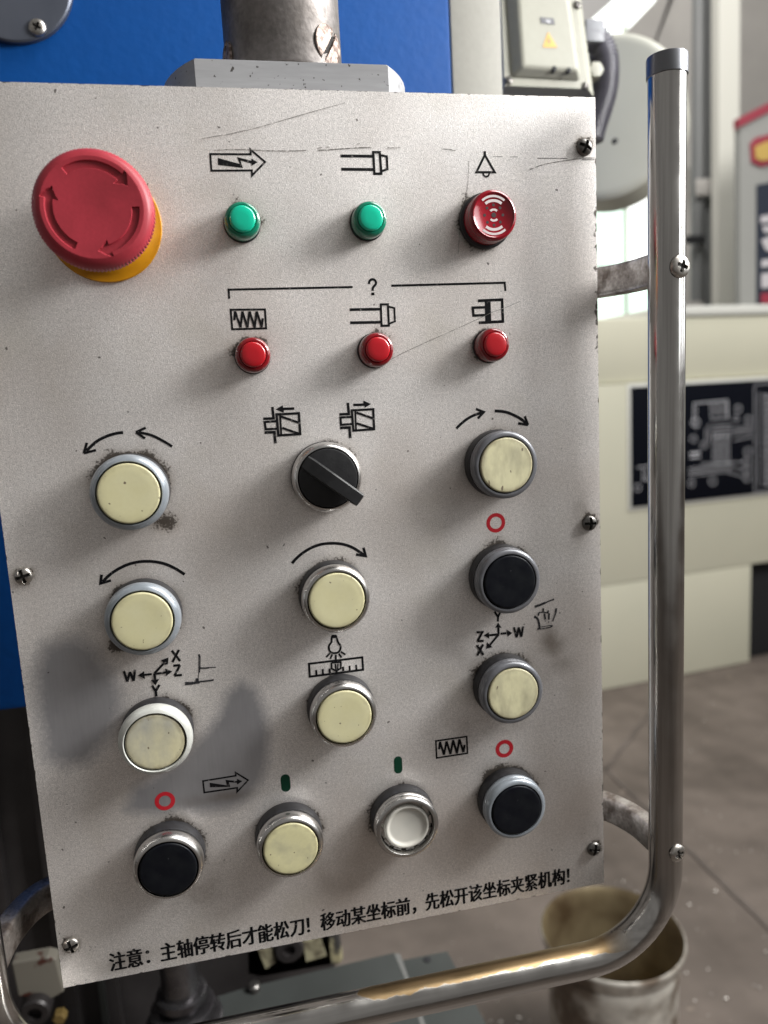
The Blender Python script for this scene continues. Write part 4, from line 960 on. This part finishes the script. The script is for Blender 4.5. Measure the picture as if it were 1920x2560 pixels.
# big round cover behind
drum = empty('round_motor_cover', (632, 700, 617)); tag(drum, 'large off-white round cover behind the conduit hose', 'machine cover')
def drum_mesh():
    R, ang = 108.0, math.radians(-36)
    prof = [(R-2, -90), (R, -88), (R, -6), (R-3, -1.5), (R-8, 1.0), (R-14, 1.6), (0.01, 1.6)]
    mb = MB().lathe(prof, 96, (0, 0, 0))
    ca, sa = math.cos(ang), math.sin(ang)
    cxx, czz = at(1508, 294, 700)
    mb.V = [(cxx+x*ca-y*sa, 700+x*sa+y*ca, czz+z) for x, y, z in mb.V]
    return mb
drum_m = mat('offwhite_cover_paint', (0.43, 0.425, 0.365), 0.4, col2=(0.38, 0.375, 0.32), scale=8)
drum_mesh().build('cover_shell', drum_m, drum, (632, 700, 617), smooth=True, auto=30)
x, z = at(1540, 351, 660)
d = ray(1540, 351); 
MB().lathe([(3.6, -2), (3.6, 3.0), (2.5, 3.4)], 20, (x, 664, z)).build('cover_hole_shade', cavity_m, drum, (x, 664, z), smooth=True, auto=40)  # near-black disc, its colour stands for the shade in the cover's hole

# ------------------------------------------------------------------ parts below the panel
def fpt(px, py, z): 
    x, y = at_floor(px, py, z); return (x, y)
spindle = empty('lead_screw', (15, 250, -300)); tag(spindle, 'dark polished shaft with stepped collars below the panel', 'shaft')
sxx, szz = at(462, 2500, 250)
# shaft leaning away, seen end on from above
mb = MB().lathe([(23, -70), (23, -22), (21.5, -20), (15, -19), (15, 90)], 64, (0, 0, 0), axis='z')
mb.build('shaft', shaft_m, spindle, (0, 0, 0), smooth=True, auto=35).location = Vector((sxx-2, 250, szz-8))*MM - wloc(spindle)
for k, (zz, r) in enumerate(((14, 20), (1, 25.5), (-12, 31))):
    mb = MB().lathe([(r-2, zz-4), (r, zz-3), (r, zz+3), (r-2, zz+4), (10, zz+4)], 64, (0, 0, 0), axis='z')
    mb.build('shaft_collar', shaft_m, spindle, (0, 0, 0), smooth=True, auto=35).location = Vector((sxx-2, 250, szz-8))*MM - wloc(spindle)
wb = empty('white_clamp_block', (-95, 250, -220)); tag(wb, 'chipped white clamp block with a black bolt at lower left', 'clamp block')
P = poly_at([(28, 2408), (118, 2392), (140, 2398), (160, 2480), (125, 2500), (45, 2492)], 250)
o = MB().prism(P, 250, 262).build('block', block_white, wb, (-95, 250, -190)); md = o.modifiers.new('round', 'BEVEL'); md.width = 0.0012; md.segments = 2
bx, bz = at(90, 2525, 246)
MB().lathe([(11.5, -6), (11.5, 7), (10, 9), (5.5, 9), (5, 3), (0.01, 3)], 24, (bx, 250, bz)).build('bolt', dark_iron, wb, (bx, 250, bz), smooth=True, auto=35)
bx, bz = at(150, 2540, 252); MB().lathe([(5.5, -3), (5.5, 3), (4, 4)], 6, (bx, 252, bz)).build('brass_nut', brass_m, wb, (bx, 252, bz))
ob = empty('oily_clamp_block', (115, 350, -300)); tag(ob, 'dark oily clamp block with pale patches below the panel edge', 'clamp block')
P = poly_at([(610, 2360), (690, 2335), (845, 2305), (860, 2400), (850, 2415), (650, 2450), (612, 2440)], 330)
o = MB().prism(P, 330, 380).build('block', block_oily, ob, (115, 350, -290)); md = o.modifiers.new('round', 'BEVEL'); md.width = 0.004; md.segments = 2
bx, bz = at(722, 2370, 326); MB().lathe([(14, -6), (14, 6), (12, 8), (6, 8), (5.5, 2), (0.01, 2)], 24, (bx, 330, bz)).build('bolt', dark_iron, ob, (bx, 330, bz), smooth=True, auto=35)
for px in ([(645, 2372), (676, 2362), (690, 2400), (664, 2418)], [(757, 2352), (800, 2340), (815, 2385), (765, 2400)]):
    P = poly_at(px, 328); MB().prism(P, 325.5, 329.9).build('pale_pad', block_pale, ob, (P[0][0], 328, P[0][1]))
# machine table: flat grey plates seen from above
table = empty('machine_table', (180, 250, -900)); tag(table, 'flat worn grey machine table plates under the handle', 'machine table')
def slab(name, pix, z, th, m):
    P = [fpt(px, py, z) for px, py in pix]
    n = len(P); V = [(x, y, z) for x, y in P]+[(x, y, z-th) for x, y in P]
    F = [tuple(range(n)), tuple(range(2*n-1, n-1, -1))]+[(i, (i+1) % n, (i+1) % n+n, i+n) for i in range(n)]
    MB().add(V, F).build(name, m, table, (P[0][0], P[0][1], z))
slab('table_plate', [(420, 2530), (612, 2470), (985, 2382), (1035, 2500), (1070, 2640), (380, 2720)], -262, 18, slab_m)
slab('table_plate', [(1000, 2402), (1118, 2378), (1215, 2560), (1250, 2660), (1078, 2660), (1040, 2500)], -272, 18, slab_m)
slab('table_groove', [(986, 2384), (1000, 2384), (1092, 2640), (1072, 2640)], -266, 8, slab_edge)
bx, by_ = fpt(1068, 2400, -272); MB().lathe([(3.5, -271.9), (3.5, -271.2), (2, -271)], 16, (bx, by_, 0), axis='z').build('table_hole', cavity_m, table, (bx, by_, -271))
MB().box(-300, 110, 200, 700, -900, -330, bev=4).build('table_base', dark_iron, table, (0, 250, -900), smooth=True, auto=30)
for k, (px, py) in enumerate(((635, 2465), (420, 2560))):
    bx, by_ = fpt(px, py, -258); MB().lathe([(5.5, -262), (5.5, -257), (4, -255.5), (0.01, -255.2)], 20, (bx, by_, 0), axis='z').build('table_bolt', screw_m, table, (bx, by_, -262), smooth=True, auto=40)
for px, w in ((252, 5), (418, 3)):
    x0, z0 = at(px, 2440, 300); MB().box(x0-w/2, x0+w/2, 296, 299.8, -420, -120, bev=0.6).build('edge_strip', slab_m, table, (x0, 298, -300), smooth=True, auto=30)

# ------------------------------------------------------------------ floor
FZ = -900.0
fl_ = mesh('floor', [(-9000, -4000, 0), (12000, -4000, 0), (12000, 9000, 0), (-9000, 9000, 0)], [(0, 1, 2, 3)], concrete, None, (0, 0, FZ)); fl_['kind'] = 'structure'
def joint(p, q, w=9):
    a, b = Vector((*fpt(*p, FZ), 0)), Vector((*fpt(*q, FZ), 0)); d = (b-a).normalized(); a = a-d*400; b = b+d*900; n = Vector((-d.y, d.x, 0))*w/2
    N = 40; V = []; 
    for i in range(N+1):
        c = a.lerp(b, i/N)+n.normalized()*random.uniform(-2, 2); V += [(c+n)[:], (c-n)[:]]
    o = mesh('floor_joint', [(v[0]-a.x, v[1]-a.y, 0) for v in V], [(2*i, 2*i+1, 2*i+3, 2*i+2) for i in range(N)], joint_m, fl_, (a.x, a.y, FZ+4))
    return o
joint((1510, 1930), (1620, 1790), 11)
joint((1700, 2105), (1920, 2320), 10)

# swarf and chips lying on the floor
chip_m = mat('bright_metal_chip', (0.55, 0.52, 0.48), 0.4, 0.5)
rc = random.Random(11); V = []; F = []
for k in range(230):
    px, py = rc.uniform(1050, 2000), rc.uniform(1760, 2650); x, y = fpt(px, py, FZ); s = rc.uniform(1.0, 3.4)*(1.6 if k % 12 == 0 else 1); a = rc.uniform(0, 6.28)
    n = len(V); e, g = s*math.cos(a), s*math.sin(a); w = rc.uniform(0.3, 0.7)
    V += [(x-e, y-g, 4.6), (x-g*w, y+e*w, 5.0+s*0.4), (x+e, y+g, 4.8), (x+g*w, y-e*w, 4.4+s*0.2)]; F += [(n, n+1, n+2), (n, n+2, n+3)]
tag(mesh('metal_chips', [(v[0]-1000, v[1]-1000, v[2]) for v in V], F, chip_m, None, (1000, 1000, FZ)), 'scattered small metal chips lying on the concrete floor', 'metal chips', kind='stuff')

# bucket
bucket = empty('metal_bucket', (647, 707, -900)); tag(bucket, 'battered open metal bucket standing on the floor at lower right', 'bucket')
def bucket_mesh():
    R = 113; c = (641, 707, 0)
    outer = [(R-16, FZ+2), (R-14, FZ+6), (R-10, -790), (R-9, -700), (R-7, -690), (R-6, -672), (R-8, -668), (R-3, -660), (R, -648), (R+2.5, -643), (R+2, -638), (R, -636.5)]
    mb = MB().lathe(outer, 72, c, axis='z'); mb.F = [f for f in mb.F if len(f) == 4]; mb.build('bucket_wall', tin_m, bucket, (647, 707, FZ), smooth=True, auto=50)
    inner = [(R-0.5, -636.8), (R-3, -640), (R-5, -650), (R-10, -668), (R-12, -790), (R-18, FZ+12), (0.01, FZ+10)]
    mb = MB().lathe(inner, 72, c, axis='z'); mb.F = [f for i, f in enumerate(mb.F) if len(f) == 4]; mb.build('bucket_inside', tin_in, bucket, (647, 707, FZ), smooth=True, auto=50)
bucket_mesh()

# ------------------------------------------------------------------ cream machine with the schematic plaque
lathe = empty('cream_machine', (1420, 2198, -900)); tag(lathe, 'cream machine base with a large black schematic plaque', 'machine')
ca6, sa6 = math.cos(math.radians(6)), math.sin(math.radians(6))
def cm(u, v, z): return (1420.2+u*ca6-v*sa6, 2198.3+u*sa6+v*ca6, z)      # u along the front, v into the machine
def cbox(name, u0, u1, v0, v1, z0, z1, m, bev=8):
    mb = MB().box(u0, u1, v0, v1, z0, z1, bev=bev); mb.V = [cm(*v) for v in mb.V]
    return mb.build(name, m, lathe, cm((u0+u1)/2, v0, z0), smooth=True, auto=30)
cbox('lower_cabinet', -700, 685, -2, 600, FZ+2, -490.6, cream_mach, 3)
cbox('upper_cabinet', -700, 1700, -3, 600, -489, 254, cream_mach, 4)
cbox('top_cover', -720, 1700, 12, 620, 256, 489, cream_mach, 12)
cbox('top_edge_strip', 260, 1700, 4, 626, 490, 526, cream_rim, 6)
cbox('chip_opening', 690, 1500, 40, 600, FZ+2, -491, cavity_m, 3)
cbox('plaque_frame', 104, 1000, -9, -3.5, -214, 252, cream_rim, 2)
cbox('schematic_plaque', 116, 990, -13, -9.5, -202, 240, plaque_m, 1)
PQ = [[4.6,[[388,83],[390,167],[544,171],[548,98]]],[3.3,[[403,70],[402,154]]],[3.3,[[465,167],[471,102],[545,104]]],[2.6,[[480,166],[483,118]]],[2.6,[[492,165],[495,117]]],[2.6,[[503,165],[507,116]]],[2.6,[[515,164],[519,116]]],[2.6,[[527,164],[530,115]]],[2.6,[[539,163],[542,114]]],[3,[[417,94],[415,86],[407,80],[398,79],[388,82],[381,88],[378,96],[381,104],[388,109],[397,111],[407,108],[414,102],[417,94]]],[3,[[403,34],[401,28],[396,24],[389,23],[381,25],[376,30],[374,36],[376,42],[381,46],[388,47],[396,45],[401,40],[403,34]]],[3,[[452,7],[450,1],[445,-3],[438,-5],[430,-2],[425,2],[423,9],[425,15],[430,19],[437,20],[445,18],[450,13],[452,7]]],[3,[[611,135],[609,128],[603,124],[595,123],[587,125],[581,130],[579,136],[581,143],[586,147],[594,149],[603,146],[609,141],[611,135]]],[3,[[660,91],[658,84],[652,80],[644,79],[636,81],[630,86],[627,93],[629,99],[635,104],[643,105],[652,103],[658,98],[660,91]]],[3,[[598,99],[596,94],[592,90],[585,89],[579,91],[574,95],[573,100],[574,105],[579,109],[585,110],[591,108],[596,104],[598,99]]],[3,[[661,-33],[659,-40],[653,-45],[644,-46],[635,-43],[629,-38],[626,-31],[629,-24],[635,-19],[644,-18],[652,-20],[659,-26],[661,-33]]],[3,[[656,-70],[654,-77],[648,-81],[640,-82],[632,-80],[625,-75],[623,-68],[625,-61],[631,-57],[639,-56],[648,-58],[654,-63],[656,-70]]],[3,[[657,-104],[655,-110],[649,-115],[641,-116],[632,-113],[626,-108],[624,-101],[626,-95],[632,-90],[640,-89],[648,-91],[654,-97],[657,-104]]],[3,[[658,-137],[655,-144],[650,-148],[641,-149],[633,-147],[627,-141],[625,-135],[627,-128],[632,-124],[641,-123],[649,-125],[655,-130],[658,-137]]],[3,[[496,-136],[494,-143],[487,-148],[479,-149],[470,-146],[464,-140],[462,-133],[464,-126],[470,-122],[479,-121],[487,-123],[493,-129],[496,-136]]],[3,[[395,-136],[393,-142],[388,-146],[380,-147],[373,-144],[367,-139],[365,-133],[367,-127],[373,-123],[380,-122],[387,-124],[393,-129],[395,-136]]],[3,[[154,-131],[152,-137],[147,-141],[139,-142],[132,-140],[127,-135],[125,-128],[127,-122],[132,-118],[140,-117],[147,-119],[152,-124],[154,-131]]],[3.0,[[476,45],[480,-61]]],[3.0,[[489,45],[493,-62]]],[3.0,[[501,44],[505,-63]]],[3.0,[[514,43],[518,-64]]],[3.0,[[526,42],[530,-65]]],[3.0,[[539,41],[543,-66]]],[3.0,[[551,40],[556,-67]]],[3.0,[[471,78],[566,76]]],[3.0,[[471,64],[566,63]]],[3.0,[[471,50],[566,49]]],[3.0,[[472,36],[566,36]]],[3.0,[[442,72],[442,23]]],[3.0,[[456,87],[457,14]]],[2.6,[[571,64],[662,66]]],[2.6,[[571,51],[662,54]]],[2.6,[[571,39],[663,41]]],[3.0,[[572,15],[663,25]]],[2.6,[[563,-67],[624,-72]]],[2.6,[[563,-84],[625,-103]]],[2.6,[[549,-107],[625,-130]]],[2.6,[[365,-76],[563,-67]]],[2.6,[[365,-86],[563,-79]]],[2.6,[[365,-96],[564,-90]]],[2.6,[[365,-107],[564,-102]]],[9.9,[[369,-20],[418,-19]]],[6.6,[[370,-36],[418,-36]]],[2.6,[[423,-60],[563,-71]]],[3.3,[[133,-54],[193,-50]]],[3.3,[[161,-56],[160,-104],[193,-102]]],[3.3,[[175,-65],[175,-101]]],[3.3,[[193,-54],[198,-99]]],[2.6,[[666,217],[676,-194],[762,-195]]],[2.6,[[666,217],[679,225],[750,225]]],[2.6,[[685,196],[694,-174]]],[3.0,[[700,183],[751,182]]],[4.6,[[711,172],[742,172]]],[3.0,[[701,157],[752,156]]],[4.6,[[712,146],[743,146]]],[3.0,[[702,131],[753,130]]],[4.6,[[712,120],[743,120]]],[3.0,[[702,105],[754,104]]],[4.6,[[713,94],[744,94]]],[3.0,[[703,79],[754,78]]],[4.6,[[714,68],[745,68]]],[3.0,[[704,53],[755,52]]],[4.6,[[714,42],[746,41]]],[3.0,[[704,27],[756,25]]],[4.6,[[715,16],[746,15]]],[3.0,[[705,1],[757,-1]]],[4.6,[[716,-10],[747,-11]]],[3.0,[[706,-26],[757,-28]]],[4.6,[[716,-37],[748,-38]]],[3.0,[[706,-52],[758,-54]]],[4.6,[[717,-63],[748,-64]]],[3.0,[[707,-78],[759,-81]]],[4.6,[[718,-90],[749,-91]]],[3.0,[[708,-105],[760,-107]]],[4.6,[[718,-116],[750,-118]]],[3.0,[[708,-131],[760,-134]]],[4.6,[[719,-143],[751,-144]]],[3.0,[[709,-158],[761,-161]]],[4.6,[[720,-170],[751,-171]]]]
o = None
mbp = print_mesh([('l', w*0.85, [tuple(q) for q in p]) for w, p in PQ], 0.0, lambda x, z, y: cm(x, -14.0+y*8, z))
o = mesh('schematic_print', [tuple(Vector(v)-Vector(cm(400, -14, 0))) for v in mbp.V], mbp.F, plaque_print, lathe, cm(400, -14, 0)); orient_front(o); o['kind'] = 'stuff'
for u in (100, 560):
    pass

# ------------------------------------------------------------------ far end of the hall
wy = 4600.0
def wall_prism(name, pix, y, th, m, label=None, cat=None, kind=None, parent=None, **kw):
    P = poly_at(pix, y); c = (sum(p[0] for p in P)/len(P), y, min(p[1] for p in P))
    o = MB().prism(P, y, y+th).build(name, m, parent, c)
    if label: tag(o, label, cat)
    if kind: o['kind'] = kind
    return o
MB().box(-6000, 9000, 5000, 5200, FZ, 6500).build('wall', wall_m, None, (0, 5000, FZ))['kind'] = 'structure'
# tall window: frame with separate panes
win = empty('workshop_window', (2500, 4600, 600)); tag(win, 'bright daylit workshop window behind the round cover', 'window')
xs_px = [1330, 1468, 1563, 1665]
xe = [at(px, 600, wy)[0] for px in xs_px]
zr = [300, 1060, 1640, 2360, 3200]
for i in range(len(xe)-1):
    for j in range(len(zr)-1):
        MB().box(xe[i]+14, xe[i+1]-14, wy, wy+8, zr[j]+12, zr[j+1]-12).build('pane', window_green if (j == 0 or (j == 1 and i < 2)) else window_day, win, (xe[i], wy, zr[j]))
for x in xe: MB().box(x-13, x+13, wy-14, wy+14, 280, 3230, bev=2).build('mullion', mullion_m, win, (x, wy, 280))
for z in (zr[0], zr[-1]): MB().box(xe[0]+14, xe[-1]-14, wy-10, wy+12, z-10, z+10, bev=2).build('transom', mullion_m, win, (xe[0], wy, z))
# grey stair-like beam slopes across the window top
wall_prism('roof_truss', [(1400, 0), (1400, 80), (1450, 75), (1535, 0), (1560, -40), (1400, -200)], 4000, 25, beam_m, 'dark sloping roof truss left of the bright window top', 'roof truss')
wall_prism('sloping_duct', [(1640, 0), (1572, 70), (1552, 92), (1600, 210), (1660, 420), (1730, 420), (1740, -120), (1740, -200), (1760, -200)], 4100, 25, wall_m, 'wide grey sloping duct panel behind the handle top', 'duct')
wall_prism('wall_pier', [(1690, -150), (1752, -150), (1752, 800), (1690, 800)], 4300, 60, wall_m, 'grey brown wall pier right of the handle', 'wall pier')
x0, _ = at(1742, 300, 3500); x1, _ = at(1796, 300, 3500)
dp = MB().tube([((x0*0.72+x1*0.28), 3540, -890), ((x0*0.72+x1*0.28), 3540, 2700)], (x1-x0)*0.27, 24).build('drain_pipe', pipe_m, None, (x0, 3540, FZ), smooth=True, auto=40)
tag(dp, 'dark grey vertical pipe beside the cream post, nearer the handle', 'pipe', 'vertical pipes beside the cream post')
dp2 = MB().tube([((x0*0.2+x1*0.8), 3560, -890), ((x0*0.2+x1*0.8), 3560, 2700)], (x1-x0)*0.24, 24).build('drain_pipe', pipe_m, None, (x1, 3560, FZ), smooth=True, auto=40)
tag(dp2, 'dark grey vertical pipe touching the cream post', 'pipe', 'vertical pipes beside the cream post')
for px, py in ((1755, 470), (1735, 775)):
    x, z = at(px, py, 3500); MB().box(x-45, x+45, 3480, 3500, z-45, z+45, bev=10).build('pipe_clamp', wall_m, dp, (x, 3490, z), smooth=True, auto=30)
x, z = at(1735, 600, 3490); MB().box(x-60, x+60, 3470, 3490, z-22, z+22, bev=8).build('pipe_clamp', cavity_m, dp, (x, 3480, z), smooth=True, auto=30)
wall_prism('cream_post', [(1797, -150), (1851, -150), (1846, 800), (1796, 800)], 3400, 60, post_cream, 'straight cream painted post left of the red and grey cabinet', 'post')
cab = empty('red_topped_cabinet', (2700, 3000, -900)); tag(cab, 'grey cabinet with red top strip and dark glass at right edge', 'cabinet')
def cabp(name, pix, y, th, m):
    P = poly_at(pix, y); c = (sum(p[0] for p in P)/len(P), y, min(p[1] for p in P)); return MB().prism(P, y, y+min(th, 40)).build(name, m, cab, c)
cabp('cabinet_body', [(1850, 318), (2080, 200), (2080, 820), (1850, 790)], 3000, 380, cab_grey)
cabp('red_strip', [(1848, 294), (2080, 176), (2080, 199), (1848, 318)], 2990, 390, red_paint)
cabp('dark_glass', [(1893, 462), (2060, 430), (2060, 790), (1893, 772)], 2992, 7.5, cab_dark)
cabp('emblem_ring', [(1877, 358), (1890, 344), (1925, 335), (1945, 350), (1945, 405), (1905, 416), (1880, 405)], 2990, 9, red_paint)
cabp('emblem_center', [(1888, 366), (1920, 352), (1935, 360), (1935, 395), (1905, 402), (1890, 395)], 2984, 5.5, logo_yellow)
for pts in ([(1902, 540), (1960, 530), (1960, 552), (1902, 558)], [(1906, 566), (1960, 560), (1960, 575), (1912, 582)], [(1903, 600), (1925, 590), (1960, 620), (1960, 640), (1915, 625)], [(1904, 650), (1960, 642), (1960, 662), (1904, 668)], [(1904, 684), (1960, 678), (1960, 716), (1904, 720)]):
    cabp('pale_lettering', pts, 2988, 3, pale_print)
cabp('red_base_panel', [(1903, 733), (1980, 731), (1980, 760), (1903, 758)], 2987, 3, red_paint)
